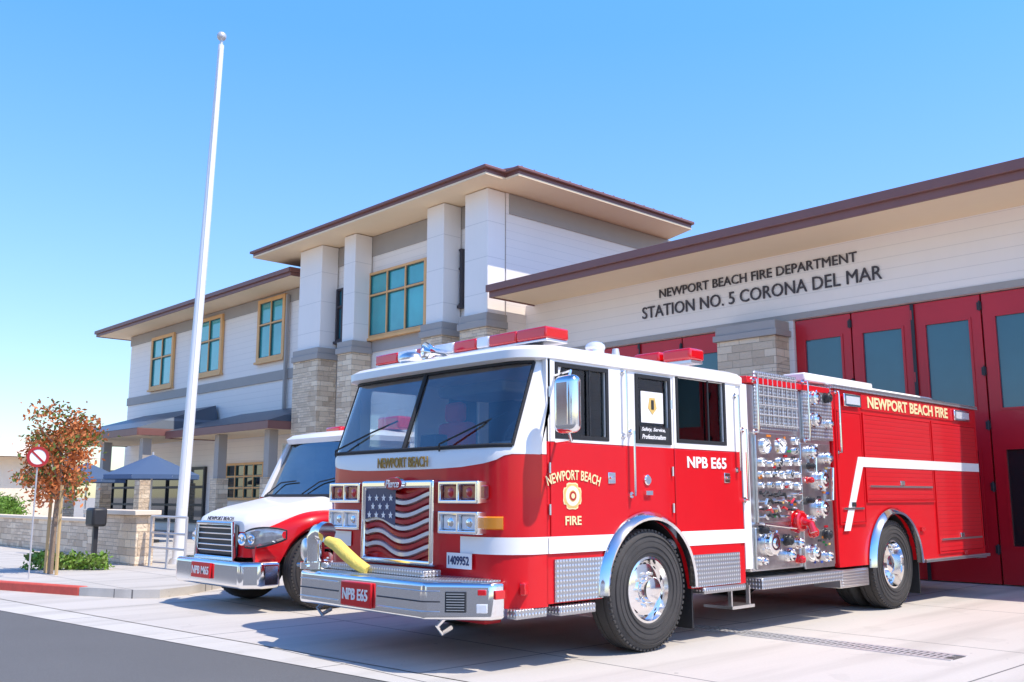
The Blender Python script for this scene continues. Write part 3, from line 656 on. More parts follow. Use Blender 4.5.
for r_,d_,mt in ((.088,.008,GOLDP),(.080,.0095,WHT),(.050,.011,GOLD),(.040,.0125,FRED),(.022,.014,GOLDP)):
    m=MB();m.lathe([(0,d_),(r_,d_),(r_+.002,d_-.003)],(XS+.013,y,z),(1,0,0),28);m.build('badge_ring',mt,o)
y0,y1,z0,z1=srect(642,664,392,423);m=MB();m.box(XS-.016,XS-.012,y0,y1,z0,z1);o=m.build('window_sticker',WHT,en)
m=MB();yc,zc=(y0+y1)/2,(z0+z1)/2+.02;m.prism([(XS-.0115,yc+.07*math.sin(i*PI/5)*(1 if i%2 else .8),zc+.09*math.cos(i*PI/5)*(1 if i%2 else .8)) for i in range(10)],(.003,0,0));e=m.build('sticker_emblem',GOLD,o)
m=MB();m.box(XS-.008,XS-.0055,yc-.02,yc+.02,zc-.04,zc+.05);m.build('emblem_core',DRK,o)
m=MB();m.box(XS+.0165,XS+.0175,W2[0]+.015,W2[1]-.01,W2[2]+.0,W2[2]+.135);o=m.build('window_plaque',DRK,en)
text('plaque_lettering','Safety, Service,',(XS+.019,W2[0]+.04,W2[2]+.08),(0,1,0),(0,0,1),.36,.045,WHT,o,.002,.02,.3)
text('plaque_lettering','Professionalism',(XS+.019,W2[0]+.045,W2[2]+.015),(0,1,0),(0,0,1),.36,.045,WHT,o,.002,.02,.3)
def rail(px,py0,py1,d=.06,px2=None):
    y,z1=atx(px,py0,XS);y2,z0=atx(px2 or px,py1,XS);m=MB()
    m.tube([(XS+.01,y,z1),(XS+d,y,z1),(XS+d,y,z1-.04),(XS+d,y,z0+.04),(XS+d,y,z0),(XS+.01,y,z0)],.014,8)
    for z in (z0,z1): m.cyl((XS+.001,y,z),(XS+.02,y,z),.03,.03,10)
    m.build('grab_rail',CHR,en)
rail(621,372,436);rail(629,432,495);rail(733,396,470);rail(741,430,500)
mm=MB();mm.box(-5.58,-5.33,5.70,5.84,1.92,2.40);o=mm.build('door_mirror',CHR,en,bev=.065,seg=6)
for za,zb_ in ((2.44,2.38),(1.86,1.94)):
    mm=MB();mm.tube([(XS+.01,5.95,za),(-5.46,5.82,za),(-5.46,5.79,zb_)],.013,8);mm.build('mirror_arm',CHR,o)
mm=MB();mm.box(-5.54,-5.37,5.841,5.845,1.97,2.35);mm.build('mirror_glass',DGL,o)
# roof equipment
m=MB();m.box(-8.52,-5.92,6.0,6.28,2.775,2.80);lb=m.build('light_bar',CHR2,en,bev=.008)
boxes('bar_foot',[(x-.04,x+.04,6.05,6.2,2.735,2.774) for x in (-8.2,-7.2,-6.2)],DRK,lb)
for a,b,mt in ((-6.30,-5.92,LENSR),(-6.68,-6.305,LENSR),(-6.86,-6.685,LENSC),(-7.20,-6.865,LENSR),(-7.52,-7.205,LENSC),(-7.80,-7.525,LENSR),(-8.12,-7.805,LENSC),(-8.52,-8.125,LENSR)):
    m=MB();m.box(a,b,5.99,6.29,2.802,2.91);m.build('beacon_lens',mt,lb,bev=.018,seg=3)
m=MB();m.lathe([(.09,0),(.085,.02),(.04,.1),(.03,.28),(0,.29)],(-7.35,5.76,2.81),(.1,1,0),20);m.build('air_horn',CHR,en)
m=MB();m.ball((-7.7,5.85,2.78),(.15,.11,.07),8);m.build('siren_speaker',CHR2,en)
m=MB();m.box(-6.75,-6.0,8.25,8.45,2.80,2.83);m.box(-6.5,-6.3,8.3,8.4,2.74,2.80);lb2=m.build('light_bar',CHR2,en)
for a,b in ((-6.76,-6.4),(-6.36,-5.99)):
    m=MB();m.box(a,b,8.22,8.48,2.832,2.96);m.build('beacon_lens',LENSR,lb2,bev=.03,seg=3)
m=MB();m.cyl((-6.1,6.85,2.73),(-6.1,6.85,2.80),.09);m.ball((-6.1,6.85,2.82),(.10,.10,.06),8);m.build('roof_antenna',LENSC,en)
m=MB();m.cyl((-6.1,7.15,2.73),(-6.1,7.15,2.84),.05,.03);m.build('roof_speaker',GALV,en)
# pump module
PY0,PY1=8.93,10.72
m=MB();m.box(XF+.05,XS-.03,PY0,PY1,.62,2.62);m.build('pump_module',CHR2,en,bev=.01)
m=MB();m.box(XF+.02,XS+.005,CB+.01,PY0-.01,.66,2.60);m.build('pump_frame',WHT,en)
m=MB();m.box(XS-.4,XS+.005,PY0,PY1,2.625,2.70);m.build('pump_top_rail',RED,en,bev=.01)
def pnl(name,px0,px1,py0,py1,mat,th=.02):
    y0,y1,z0,z1=srect(px0,px1,py0,py1);m=MB();m.box(XS-.029,XS-.03+th,y0,y1,z0,z1);return m.build(name,mat,en,bev=.006),(y0,y1,z0,z1)
o,r=pnl('crosslay_cover',756,798,374,430,TREAD)
m=MB()
for i in range(9):
    y=r[0]+.05+(r[1]-r[0]-.1)*i/8;m.tube([(XS+.004,y,r[2]+.03),(XS+.004,y,r[3]-.03)],.007,5)
for i in range(6):
    z=r[2]+.05+(r[3]-r[2]-.1)*i/5;m.tube([(XS+.012,r[0]+.03,z),(XS+.012,r[1]-.03,z)],.007,5)
m.build('cargo_net',GALV,o)
PAN=pm('panel_steel',(.66,.65,.63),.28,metal=.95,var=.25,vs=14,bump=.12,bs=25)
o,r=pnl('gauge_panel',757,800,434,522,PAN,.03)
def gauge(px,py,r,par,face=WHT):
    y,z=atx(px,py,XS);m=MB();m.lathe([(r*.85,.018),(r*.92,.03),(r,.028),(r*1.03,0)],(XS,y,z),(1,0,0),20);g=m.build('gauge',CHR,par)
    m=MB();m.lathe([(0,.018),(r*.86,.018)],(XS,y,z),(1,0,0),20);m.cur=1
    for k in range(9):
        a=-2.2+k*.55;m.obox((XS+.0195,y+r*.68*math.sin(a),z+r*.68*math.cos(a)),(0,math.cos(a),-math.sin(a)),(0,math.sin(a),math.cos(a)),r*.06,r*.18,.002)
    a=random.uniform(-2,2);m.obox((XS+.021,y+r*.3*math.sin(a),z+r*.3*math.cos(a)),(0,math.cos(a),-math.sin(a)),(0,math.sin(a),math.cos(a)),r*.12,r*.8,.003);m.build('dial',[face,DRK if face is not DRK else WHT],g)
gl_=[(765,446,.088),(781,446,.088),(795,441,.045),(795,451,.04)]
for py,k in ((463,5),(474,6),(485,5)): gl_+=[(762+i*(36/(k-1))+random.uniform(-.6,.6),py+random.uniform(-1.2,1.2),random.choice((.034,.045,.05))) for i in range(k)]
for px,py,r_ in gl_: gauge(px,py,r_,en,WHT if random.random()<.75 else DRK)
for i in range(6):
    for py in (495,502,509,516):
        px=761+i*6.8+random.uniform(-1.2,1.2)
        if px>789 and py>506: continue
        y,z=atx(px,py+random.uniform(-1.5,1.5),XS);m=MB();m.cyl((XS,y,z),(XS+.06,y,z),.010,.010,8);t_=random.uniform(-1.3,1.3);m.cyl((XS+.06,y-.036*math.cos(t_),z-.036*math.sin(t_)),(XS+.06,y+.036*math.cos(t_),z+.036*math.sin(t_)),.014,.014,8);m.build('valve_handle',random.choice((CHR,DRK,LENSR,CHR2,DRK)),en)
cols=[FRED,GOLD,pm('tag_green',(.03,.25,.06),.4),DRK,WHT,pm('tag_orange',(.7,.2,.02),.4),DRK,pm('tag_blue',(.03,.08,.35),.4)]
for i in range(60):
    px=random.uniform(759,830);py=random.uniform(434,566);y,z=atx(px,py,XS);ww=random.uniform(.015,.045)
    m=MB();m.box(XS+.001,XS+.006,y-ww,y+ww,z-.012,z+.012);m.build('valve_tag',cols[i%8],en)
o,r=pnl('discharge_panel',803,832,386,440,TREAD,.03);o2,r=pnl('discharge_panel',803,832,444,568,PAN,.03)
o3,r=pnl('lower_pump_panel',757,800,527,568,PAN,.025)
for px,py,rr,mt in ((812,398,.075,CHR),(825,398,.055,DRK),(813,420,.075,CHR),(826,424,.05,CHR),(810,452,.07,CHR),(825,458,.06,CHR),(808,466,.035,DRK),(820,480,.10,CHR),(807,480,.035,LENSR),(820,508,.095,CHR),(808,500,.035,DRK),(809,519,.04,CHR),(811,532,.055,LENSR),(825,534,.055,DRK),(812,553,.085,CHR),(826,556,.055,CHR),(797,521,.115,LENSR),(770,543,.12,CHR),(786,540,.055,DRK),(797,543,.055,CHR),(788,555,.06,CHR),(761,561,.04,CHR),(798,559,.045,LENSR),(762,530,.04,DRK)):
    y,z=atx(px,py,XS);m=MB();m.lathe([(rr*1.15,-.03),(rr*1.15,.008),(rr*.9,.012),(rr*.9,.03),(rr,.035),(rr,.065),(rr*.8,.078),(rr*.45,.074),(rr*.3,.09),(0,.093)],(XS,y,z),(1,0,0),20)
    if rr>.05:
        for i in range(3):
            a=i*2*PI/3+random.uniform(0,2);m.cyl((XS+.05,y+rr*math.cos(a),z+rr*math.sin(a)),(XS+.05,y+rr*1.2*math.cos(a),z+rr*1.2*math.sin(a)),.011,.011,6)
    m.build('discharge_cap',mt,en)
m=MB();y,z=atx(797,521,XS);m.tube([(XS+.06,y,z),(XS+.16,y+.02,z-.03),(XS+.19,y+.02,z-.12)],.045,10);m.build('discharge_elbow',LENSR,en)
for pa,pb in (((812,472),(812,446)),((829,500),(829,468)),((760,524),(792,528))):
    a=atx(*pa,XS);b=atx(*pb,XS);m=MB();m.tube([(XS,a[0],a[1]),(XS+.05,a[0],a[1]),(XS+.05,b[0],b[1]),(XS,b[0],b[1])],.013,7);m.build('drain_pipe',CHR,en)
rail(752,380,432);rail(802,382,440,.07);rail(834,392,452)
boxes('running_board',[(XS-.4,XS+.06,9.0,10.7,.44,.56),(XS-.3,XS+.04,8.0,8.72,.46,.52),(XS-.3,XS+.05,5.95,6.4,.42,.50)],TREAD,en,.01)
m=MB();m.box(XS-.35,XS+.0,10.75,11.45,.34,.55)
for i in range(6): m.box(XS,XS+.012,10.78,11.42,.36+i*.032,.375+i*.032)
m.build('battery_box',CHR2,en,bev=.01)
m=MB();m.box(XS-.3,XS+.05,8.45,8.85,.28,.31);m.box(XS-.02,XS+.02,8.48,8.5,.3,.5);m.box(XS-.02,XS+.02,8.8,8.82,.3,.5);m.build('fold_step',CHR2,en)
# body
BY0,BY1,BZ=10.75,15.1,2.70
for xa,xb in ((XS-.06,XS),(XF,XF+.06)):
    m=MB();side_poly(m,BY0,BY1,.58,BZ,xa,xb,N=90);m.build('body_side',RED,en)
boxes('body_bulkhead',[(XF+.06,XS-.06,BY1-.06,BY1,.6,BZ),(XF+.06,XS-.06,BY0,BY0+.06,.6,BZ),(XF+.06,XS-.06,BY0+.06,BY1-.06,2.3,2.5)],RED,en)
boxes('body_top_rail',[(XS-.5,XS+.03,BY0,BY1+.02,BZ+.003,BZ+.05),(XF-.03,XF+.5,BY0,BY1+.02,BZ+.003,BZ+.05)],TREAD,en)
m=MB();m.box(XS-.5,XS-.45,BY0+.02,BY1,BZ+.051,BZ+.17);m.build('hose_bed_side',CHR2,en)
m=MB();m.box(XF+.55,XS-.55,BY0+.1,BY1-.1,2.72,2.93);m.build('hose_bed_cover',pm('white_vinyl',(.85,.82,.77),.7,bump=.3,bs=8),en,bev=.06)
m=MB();m.box(XS-.35,XS-.05,BY0-.5,BY0+1.2,2.755,2.86);m.build('roof_locker',WHT,en,bev=.02)
drs=[(10.82,11.42,1.10,2.42),(11.52,13.42,1.36,2.42),(13.52,15.0,.66,2.42)]
for a,b,z0,z1 in drs:
    m=MB();side_poly(m,a,b,z0,z1,XS+.001,XS+.018);o=m.build('compartment_door',REDSL if a>11 else RED,en,bev=.006)
    sl=z0+.05 if a!=11.52 else 1.42
    m=MB();m.plate('X',a-.03,b+.03,z0-.03 if a!=11.52 else 1.33,z1+.03,XS+.001,XS+.020,[(a-.005,b+.005,(z0-.005) if a!=11.52 else 1.355,z1+.005)]);m.build('door_surround',RED,o)
    m=MB();m.box(XS+.019,XS+.034,a+.05,b-.05,sl+.10,sl+.125);m.build('lift_bar',CHR2,o)
    m=MB();m.box(XS+.019,XS+.032,(a+b)/2-.06,(a+b)/2+.06,sl+.13,sl+.19);m.build('door_latch',CHR,o,bev=.004)
m=MB();m.box(XS+.001,XS+.014,11.48,15.05,2.49,2.68);o=m.build('name_band',RED,en)
text('body_lettering','NEWPORT BEACH FIRE',(XS+.019,11.64,2.515),(0,1,0),(0,0,1),2.42,.148,GOLDP,o,.004,.03)
for a,b in ((11.0,11.42),(14.25,14.78)):
    m=MB();m.box(XS+.015,XS+.045,a,b,2.50,2.66);o=m.build('scene_light',CHR,en,bev=.01)
    m=MB();m.box(XS+.046,XS+.05,a+.04,b-.04,2.53,2.63);m.build('scene_light_lens',LENSC,o)
m=MB();m.box(XS+.0215,XS+.025,11.41,15.03,1.77,1.89)
m.prism([(XS+.0215,10.86,1.0),(XS+.0215,11.01,1.0),(XS+.0215,11.41,1.77),(XS+.0215,11.41,1.89),(XS+.0215,11.30,1.89)],(.0035,0,0));m.build('body_stripe',WHT,en,merge=True)
m=MB();m.box(XS-.1,XS+.05,13.0,15.15,.54,.578);m.build('rub_rail',TREAD,en)
boxes('side_marker',[(XS+.001,XS+.022,14.3,14.4,.60,.65),(XS+.001,XS+.03,12.95,13.05,.95,1.0)],LENSR,en)
m=MB();m.box(XF+.1,XS-.1,BY1,BY1+.3,.5,.56);m.build('tailboard',TREAD,en)
# ---------------------------------------------------------------- paramedic truck
ax=-10.7;ac=-11.75;af=-12.8;K=.875
am=thing('medic_truck','white and red paramedic truck parked left of the large fire engine','truck',(ac,8,0))
WC=6.85
def arch2(y): return .5+math.sqrt(max(0,.56**2-(y-WC)**2)) if abs(y-WC)<.56 else 0
def sec(y,hw,z0,z1,rd,n=6):
    hw*=K
    pts=[(ac+hw,y,z0)]
    for i in range(n+1):
        a=PI/2*i/n;pts.append((ac+hw-rd+rd*math.cos(a),y,z1-rd*.6+rd*.6*math.sin(a)))
    for i in range(n+1):
        a=PI/2*i/n;pts.append((ac-hw+rd-rd*math.sin(a),y,z1-rd*.6+rd*.6*math.cos(a)))
    pts.append((ac-hw,y,z0));return pts
SP=[(5.92,.70,1.10,.12),(5.96,.78,1.16,.16),(6.08,.86,1.215,.20),(6.3,.94,1.275,.24),(6.6,1.0,1.335,.26),(6.85,1.04,1.385,.26),(7.05,1.08,1.42,.26)]
m=MB();S=[sec(y,w,.97,z,r) for y,w,z,r in SP]
m.grid(S);m.add(S[0],[tuple(range(len(S[0])))]);m.build('hood',WHT,am)
m=MB();low=[[(ac+K*w,y,.66),(ac+K*w,y,.968),(ac-K*w,y,.968),(ac-K*w,y,.66)] for y,w,z,r in SP];m.grid(low);m.add(low[0],[(0,1,2,3)]);m.build('grille_shell',RED,am)
def sm(t): return t*t*(3-2*t)
for s in (1,-1):
    m=MB();R3=[]
    for k in range(29):
        f=k/28;y=5.98+1.57*f;w=K*(.92+.28*sm(min(1,f*2.2)));z=.98+.24*math.sin(PI/2*min(1,f*1.5));b=max(.55,arch2(y))
        R3.append([(ac+s*(w-.02),y,b),(ac+s*w,y,b+.03),(ac+s*w,y,max(z-.12,b+.045)),(ac+s*(w-.03),y,max(z-.04,b+.06)),(ac+s*(w-.09),y,max(z,b+.07)),(ac+s*(w-.2),y,max(z+.04,b+.075))])
    m.grid(R3)
    m.add([R3[0][j] for j in range(6)],[(0,1,2,3,4,5)])
    m.build('fender',RED,am)
hw=1.0;WTOP=2.18;YT2=7.36
for s in (1,-1):
    m=MB();m.prism([(ac+s*hw,y,z) for y,z in [(7.0,.55),(7.0,1.40),(9.25,1.40),(9.25,.55)]],(-s*.05,0,0));m.build('cab_side',RED,am)
for s in (1,-1):
    xx=ac+s*(hw-.03)
    for q in ([(7.0,1.405),(7.09,1.405),(YT2+.12,WTOP),(YT2+.03,WTOP)],[(8.2,1.405),(8.3,1.405),(8.3,WTOP),(8.2,WTOP)],[(9.0,1.405),(9.25,1.405),(9.25,WTOP),(9.0,WTOP)]):
        m=MB();m.prism([(xx,y,z) for y,z in q],(-s*.06,0,0));m.build('cab_pillar',WHT,am)
m=MB();m.box(ac-hw,ac+hw,9.26,9.3,.6,2.25);m.build('cab_back',WHT,am)
m=MB();rr=[]
for z,i_,yf in ((WTOP-.02,.02,YT2-.02),(WTOP+.05,.0,YT2-.05),(WTOP+.11,.07,YT2+.02),(WTOP+.15,.3,YT2+.2)):
    rr.append([(ac+hw-i_,9.28,z),(ac+hw-i_,yf+.15,z),(ac+hw-i_-.15,yf,z),(ac-hw+i_+.15,yf,z),(ac-hw+i_,yf+.15,z),(ac-hw+i_,9.28,z)])
m.grid(rr,True);m.add(rr[-1],[(0,1,2,3,4,5)]);m.build('cab_roof',WHT,am,merge=True)
def wsrow(z,y): return [(ac+(hw-.04)*u,y+.10*abs(u)**3,z) for u in [q/6-1 for q in range(13)]]
m=MB();m.grid([wsrow(1.42,6.99),wsrow(1.80,7.17),wsrow(WTOP,YT2-.01)]);o=m.build('windshield',glass('medic_glass',(.10,.12,.13),k=.30,add=.10),am)
m=MB();m.tube([(ac-.8,7.0,1.44),(ac-.5,7.05,1.6),(ac-.1,7.05,1.62)],.01,5);m.tube([(ac+.2,6.97,1.44),(ac+.5,7.05,1.6),(ac+.8,7.12,1.65)],.01,5);m.tube([(ac-hw+.02,7.06,1.41),(ac-.5,6.97,1.41),(ac+.5,6.97,1.41),(ac+hw-.02,7.06,1.41)],.03,6);m.build('wiper',BLK,o)
boxes('side_window',[(ac+s*(hw-.06)-.005,ac+s*(hw-.06)+.005,7.3,9.0,1.41,2.18) for s in (1,-1)],VGL,am)
m=MB();m.box(ac-.9,ac+.9,7.2,9.2,.8,1.3);m.box(ac-.93,ac+.93,7.1,7.4,1.2,1.40)
m.build('cab_interior',DRK,am,bev=.04)
boxes('seat',[(x-.22,x+.22,8.1,8.3,1.3,2.0) for x in (ac-.45,ac+.45)],DRK,am,.05)
m=MB();m.box(ac-.53,ac+.49,5.86,5.93,.66,1.06);gr=m.build('grille',DRK,am,bev=.04)
for i in range(5):
    m=MB();z=.73+i*.07;m.tube([(ac-.49,5.857,z),(ac,5.845,z),(ac+.46,5.857,z)],.009,6);m.build('grille_bar',CHR2,gr)
m=MB();m.tube([(ac-.54,5.85,.64),(ac-.49,5.84,1.07),(ac+.46,5.84,1.07),(ac+.51,5.85,.64),(ac-.54,5.85,.64)],.028,8);m.build('grille_surround',CHR,gr)
for s in (1,-1):
    m=MB();rows=[]
    for k in range(13):
        f=k/12;x=ac+s*K*(.66+.56*f);y=5.90+.32*f**2;hh=.12*math.sin(PI*(.14+.80*f))**.5
        zc=.87+.07*f
        rows.append([(x,y+.04,zc-hh),(x,y-.02,zc-hh*.7),(x,y-.035,zc),(x,y-.02,zc+hh*.7),(x,y+.04,zc+hh)])
    m.grid(rows);h=m.build('headlight',LENSH,am)
    for q,rr_ in ((.74,.075),(.90,.06)):
        m=MB();yq=5.90+.32*((q-.66)/.56)**2-.025;m.lathe([(rr_,.012),(rr_*.8,.02),(rr_*.4,.004),(0,.012)],(ac+s*K*q,yq,.885),(s*.25,-1,0),18);m.build('headlight_bowl',CHR,h)
    m=MB();m.tube([(p_[0][0],p_[0][1]-.01,p_[0][2]) for p_ in rows]+[(p_[4][0],p_[4][1]-.01,p_[4][2]) for p_ in reversed(rows)],.010,6);m.build('headlight_rim',DRK,h)
m=MB();bq=[(af+.15,5.74),(ax-.18,5.74),(ax-.02,5.95),(ax-.02,6.22),(af+.02,6.22),(af+.02,5.95)]
m.prism([(x,y,.30) for x,y in bq],(0,0,.32));bb=m.build('bumper',CHR,am,bev=.05,seg=5)
m=MB();m.box(ac-.36,ac+.16,5.71,5.736,.39,.58);o=m.build('number_plate',RED,am);text('plate_lettering','NPB M65',(ac-.33,5.705,.435),(1,0,0),(0,0,1),.46,.10,WHT,o,.005,.02)
wheel(am,(ax-.14,WC,.5),.50,.28,1,False);wheel(am,(af+.14,WC,.5),.50,.28,-1,False);wheel(am,(ax-.15,12.2,.5),.5,.28,1,True,dual=True);wheel(am,(af+.15,12.2,.5),.5,.28,-1,True,dual=True)
m=MB();m.box(af+.35,ax-.35,6.3,14,.42,.72);m.build('chassis',DRK,am)
m=MB();m.box(af,ax,9.4,14.2,.8,2.65);bx=m.build('patient_box',WHT,am,bev=.03)
m=MB();m.box(ax+.001,ax+.01,9.42,14.18,1.0,1.7);m.build('box_stripe',RED,bx)
boxes('beacon',[(ac+.45,ac+.95,8.0,8.25,2.33,2.52),(ac-.9,ac-.5,8.0,8.25,2.33,2.45)],LENSR,am,.03)
m=MB();m.box(ax+.1,ax+.3,7.3,7.4,1.6,2.05);o=m.build('door_mirror',DRK,am,bev=.03)
m=MB();m.tube([(ax-.1,7.45,1.7),(ax+.12,7.38,1.7)],.015);m.tube([(ax-.1,7.45,1.98),(ax+.12,7.38,1.98)],.015);m.build('mirror_arm',DRK,o)
text('hood_lettering','NEWPORT BEACH',(ac-.36,5.90,1.105),(1,0,.0),(0,.35,1),.7,.05,LETT,am,.006,.01)
# ---------------------------------------------------------------- flagpole
xb,yb_=atz(177,570)
fp=thing('flagpole','tall white flagpole without a flag left of the paramedic truck','flagpole',(xb,yb_,.0))
top=(xb+.27,yb_+.22,10.85)
m=MB();m.tube([(xb,yb_,0),(xb+.09,yb_+.07,3.6),(xb+.18,yb_+.15,7.2),top],[.115,.10,.085,.06],16);m.build('pole',POLE,fp)
m=MB();m.cyl((xb,yb_,0.0),(xb,yb_,.22),.24,.14,20);m.build('base_collar',GALV,fp)
m=MB();m.cyl(top,(top[0],top[1],top[2]+.12),.035,.035,10);m.ball((top[0],top[1],top[2]+.2),.10,10);m.build('truck_ball',GALV,fp)
m=MB();m.tube([(xb+.13,yb_-.02,1.2),(top[0]+.07,top[1]-.05,10.8)],.008,5);m.build('halyard',WHT,fp)
# ---------------------------------------------------------------- left side
m=MB();m.box(-30,-21.9,8.0,8.3,.12,.86);sw=thing('garden_wall','long low stone wall with pale cap behind the small tree','wall',(-26,8.1,.12));m.build('wall_body',STONE,sw)
m=MB();m.box(-30,-21.85,7.95,8.35,.86,.93);m.build('wall_cap',CREAMW,sw,bev=.01)
bw=thing('monument_wall','short cream block wall with flat cap beside the entry railing','wall',(-19.3,7.6,.12))
m=MB();m.box(-20.8,-18.3,7.5,7.85,.12,1.06);m.build('wall_body',STONE,bw,bev=.01)
m=MB();m.box(-20.9,-18.2,7.42,7.93,1.06,1.15);m.build('wall_cap',CREAMW,bw,bev=.01)
rl=thing('entry_railing','pale metal tube railing beside the flagpole','railing',(-17.3,7.6,.12))
for z in (.35,.62,.92):
    m=MB();m.tube([(-18.1,7.7,z+.12),(-16.6,7.7,z+.12)],.022,6);m.build('rail',GALV,rl)
for x in (-18.1,-17.35,-16.6):
    m=MB();m.tube([(x,7.7,.12),(x,7.7,1.05)],.025,6);m.build('post',GALV,rl)
x,y=atz(93,566,.12);mb=thing('mail_box','small dark box on a post in front of the stone wall','mailbox',(x,y,.12))
m=MB();m.box(x-.04,x+.04,y-.04,y+.04,.12,.85);m.build('post',DRK,mb)
m=MB();m.box(x-.2,x+.2,y-.14,y+.14,.85,1.2);m.build('box',DRK,mb,bev=.05)
def leaves(m,c,r,n,size,clumps=14,mats=(0,),sf=.38):
    cs_=[]
    while len(cs_)<clumps:
        q=Vector((random.uniform(-1,1),random.uniform(-1,1),random.uniform(-1,1)))
        if q.length<1: cs_.append(Vector((q.x*r[0],q.y*r[1],q.z*r[2])))
    for i in range(n):
        k=random.randrange(clumps);q=cs_[k];s=min(r)*sf
        p=Vector(c)+q+Vector((random.gauss(0,s),random.gauss(0,s),random.gauss(0,s*.8)))
        a=Vector((random.gauss(0,1),random.gauss(0,1),random.gauss(0,1))).normalized();b=a.orthogonal().normalized();z=size*random.uniform(.6,1.3)
        m.cur=random.choice(mats) if k%4 else mats[-1];m.add([p-a*z,p+b*z*.5,p+a*z,p-b*z*.5],[(0,1,2,3)])
x,y=atz(50,574,.12);tr=thing('young_tree','young street tree with orange and green leaves beside the garden wall','tree',(x,y,.12))
m=MB();m.tube([(x,y,.1),(x+.03,y,.9),(x-.02,y+.05,1.6),(x,y,2.6)],[.05,.045,.04,.015],8)
for i in range(12):
    a=i*2.4;z=1.2+i*.10;m.tube([(x,y,z),(x+.28*math.cos(a),y+.28*math.sin(a),z+.22),(x+.5*math.cos(a),y+.5*math.sin(a),z+.42)],[.018,.012,.005],5)
m.build('trunk',BARK,tr)
m=MB();leaves(m,(x,y,2.12),(.60,.60,.82),4600,.043,48,(0,0,1,0,1,0),.20);m.build('crown',[LEAFO,LEAFG],tr)
for dx in (-.25,.3):
    m=MB();m.tube([(x+dx,y,.1),(x+dx*.9,y,1.6)],.03,6);m.build('support_stake',BLKW,tr)
sy=5.1;sx,sz=aty(38,457,sy)
sg=thing('round_sign','round red and white sign on a thin post in front of the young tree','sign',(sx,sy,.12))
m=MB();m.tube([(sx,sy,.10),(sx,sy,sz+.2)],.014,6);m.build('post',GALV,sg)
nrm=Vector((-sx,-sy,0)).normalized();rt=Vector((0,0,1)).cross(nrm)
m=MB();m.lathe([(0,.03),(.16,.03),(.16,.02)],(sx,sy,sz),nrm,28);pl_=m.build('sign_plate',WHT,sg)
m=MB();m.lathe([(.12,.036),(.165,.036),(.165,.018),(.12,.031)],(sx,sy,sz),nrm,28);m.build('sign_ring',FRED,pl_)
dd=(rt+Vector((0,0,-1))).normalized();m=MB();m.obox(Vector((sx,sy,sz))+nrm*.034,dd,nrm.cross(dd),.27,.03,.004);m.build('sign_slash',FRED,pl_)
hxx=aty(4,505,9.6)[0]
m=MB();leaves(m,(hxx,9.6,1.0),(1.3,.4,.32),4200,.05,60,(0,0,1,0),.45);tag(m.build('hedge',[LEAFB,LEAFG]),'bright green clipped hedge behind the low garden wall','hedge')
for i in range(9):
    px=4+i*9;x,y=atz(px,571,.12);y+=.45;m=MB()
    leaves(m,(x,y,.26),(.18,.18,.12),260,.045,8,(0,1),.38);tag(m.build('low_plant',[LEAFG,LEAFB]),'low green plant in the row at the foot of the garden wall','plant','low plants along the garden wall')
def umbrella(loc,label):
    t=thing('patio_umbrella',label,'umbrella',loc);X,Y,Z=loc
    m=MB();n=8;r=1.38
    rows=[[(X+.03*math.cos(2*PI*i/n),Y+.03*math.sin(2*PI*i/n),Z+2.48) for i in range(n)],[(X+r*math.cos(2*PI*i/n),Y+r*math.sin(2*PI*i/n),Z+1.90) for i in range(n)],[(X+r*math.cos(2*PI*i/n),Y+r*math.sin(2*PI*i/n),Z+1.78) for i in range(n)]]
    m.grid(rows,True);m.build('canopy',NAVY,t)
    m=MB();m.tube([(X,Y,Z),(X,Y,Z+2.56)],.03,8);m.build('pole',GALV,t)
    for i in range(n):
        m=MB();m.tube([(X,Y,Z+2.40),(X+r*math.cos(2*PI*i/n),Y+r*math.sin(2*PI*i/n),Z+1.85)],.01,4);m.build('rib',GALV,t)
    m=MB();m.cyl((X,Y,Z),(X,Y,Z+.08),.3,.3,16);m.build('base',DRK,t);return t
umbrella((aty(152,475,11.6)[0],11.6,.12),'larger navy patio umbrella nearest the flagpole')
umbrella((aty(104,480,13.2)[0],12.6,.12),'navy patio umbrella farther left, behind the young tree')
h=thing('distant_house','pale distant house with low roof at far left','house',(-62,16,0))
m=MB();m.box(-72,-58,13,20,0,3.6);m.build('wall',CREAMW,h)
m=MB();m.add([(-73,12,3.6),(-57,12,3.6),(-57,21,3.6),(-73,21,3.6),(-69,16.5,4.8),(-61,16.5,4.8)],[(0,1,5,4),(1,2,5),(2,3,4,5),(3,0,4)]);m.build('roof',CREAMW,h)
boxes('window',[(x,x+1.4,12.93,12.98,1.5,2.8) for x in (-70,-66,-62)],DGL,h)
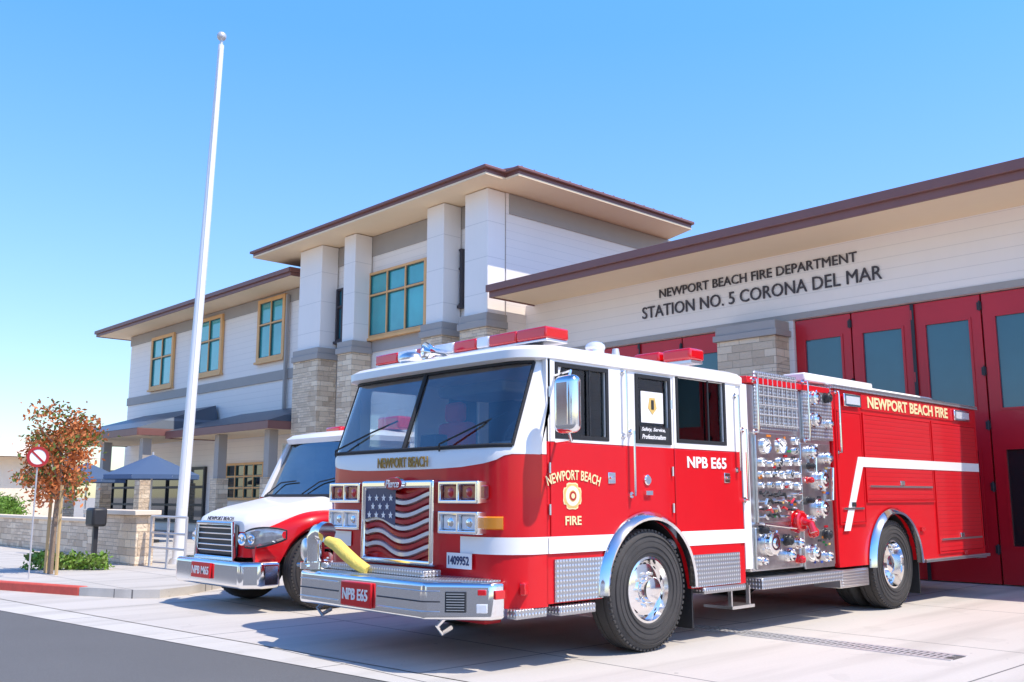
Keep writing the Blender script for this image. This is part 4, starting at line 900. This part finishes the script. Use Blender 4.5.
for i,(x,w_,hh,mt,nm) in enumerate(((-30,12,5.5,CREAMW,'beige'),(-10,13,6.5,TRIM,'grey'),(9,12,5.2,WHT,'white'))):
    h=thing('street_house',nm+' gabled house across the street, opposite the station','house',(x,-24,0),'houses across the street')
    m=MB();m.box(x-w_/2,x+w_/2,-30,-22,0,hh);m.build('wall',mt,h)
    m=MB();m.prism([(x-w_/2-.5,-30.5,hh),(x+w_/2+.5,-30.5,hh),(x,-30.5,hh+2.6)],(0,9,0));m.build('roof',FASC,h)
    boxes('window',[(x+q,x+q+1.4,-21.98,-21.93,1.2,2.6) for q in (-4,-1,2.5)],DGL,h)
# ---------------------------------------------------------------- camera, light
cam=bpy.data.cameras.new('camera');cam.lens=36*F/1024;cam.sensor_width=36;cam.clip_end=5000
co=bpy.data.objects.new('camera',cam);COL.objects.link(co);co.location=(0,0,H);co.rotation_euler=(PI/2+PIT,0,TH);sc.camera=co
sv=Vector((.50,.10,.86)).normalized();el=math.asin(sv.z)
L=bpy.data.lights.new('sun','SUN');L.energy=4.9;L.angle=math.radians(.5);L.color=(1,.92,.81)
lo=bpy.data.objects.new('sun',L);COL.objects.link(lo);lo.rotation_euler=sv.to_track_quat('Z','Y').to_euler()
w=bpy.data.worlds.new('World');sc.world=w;w.use_nodes=True;n=w.node_tree
sk=n.nodes.new('ShaderNodeTexSky');sk.sky_type='NISHITA';sk.sun_disc=False;sk.sun_elevation=el;sk.sun_rotation=math.atan2(sv.x,sv.y);sk.air_density=1.0;sk.dust_density=.3;sk.ozone_density=2.2
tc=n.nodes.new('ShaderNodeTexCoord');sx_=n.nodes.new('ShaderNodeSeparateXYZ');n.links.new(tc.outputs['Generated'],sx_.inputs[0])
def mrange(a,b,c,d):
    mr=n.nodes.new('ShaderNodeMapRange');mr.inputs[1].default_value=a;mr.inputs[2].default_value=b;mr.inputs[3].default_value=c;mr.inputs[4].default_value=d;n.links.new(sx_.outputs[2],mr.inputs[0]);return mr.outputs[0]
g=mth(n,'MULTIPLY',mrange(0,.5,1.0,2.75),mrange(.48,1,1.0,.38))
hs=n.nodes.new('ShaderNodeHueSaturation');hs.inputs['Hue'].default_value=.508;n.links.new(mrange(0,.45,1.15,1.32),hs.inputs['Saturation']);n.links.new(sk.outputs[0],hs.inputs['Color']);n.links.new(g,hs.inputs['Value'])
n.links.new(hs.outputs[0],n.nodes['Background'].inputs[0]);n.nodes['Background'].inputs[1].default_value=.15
sc.view_settings.view_transform='Standard';sc.view_settings.look='None';sc.view_settings.exposure=0
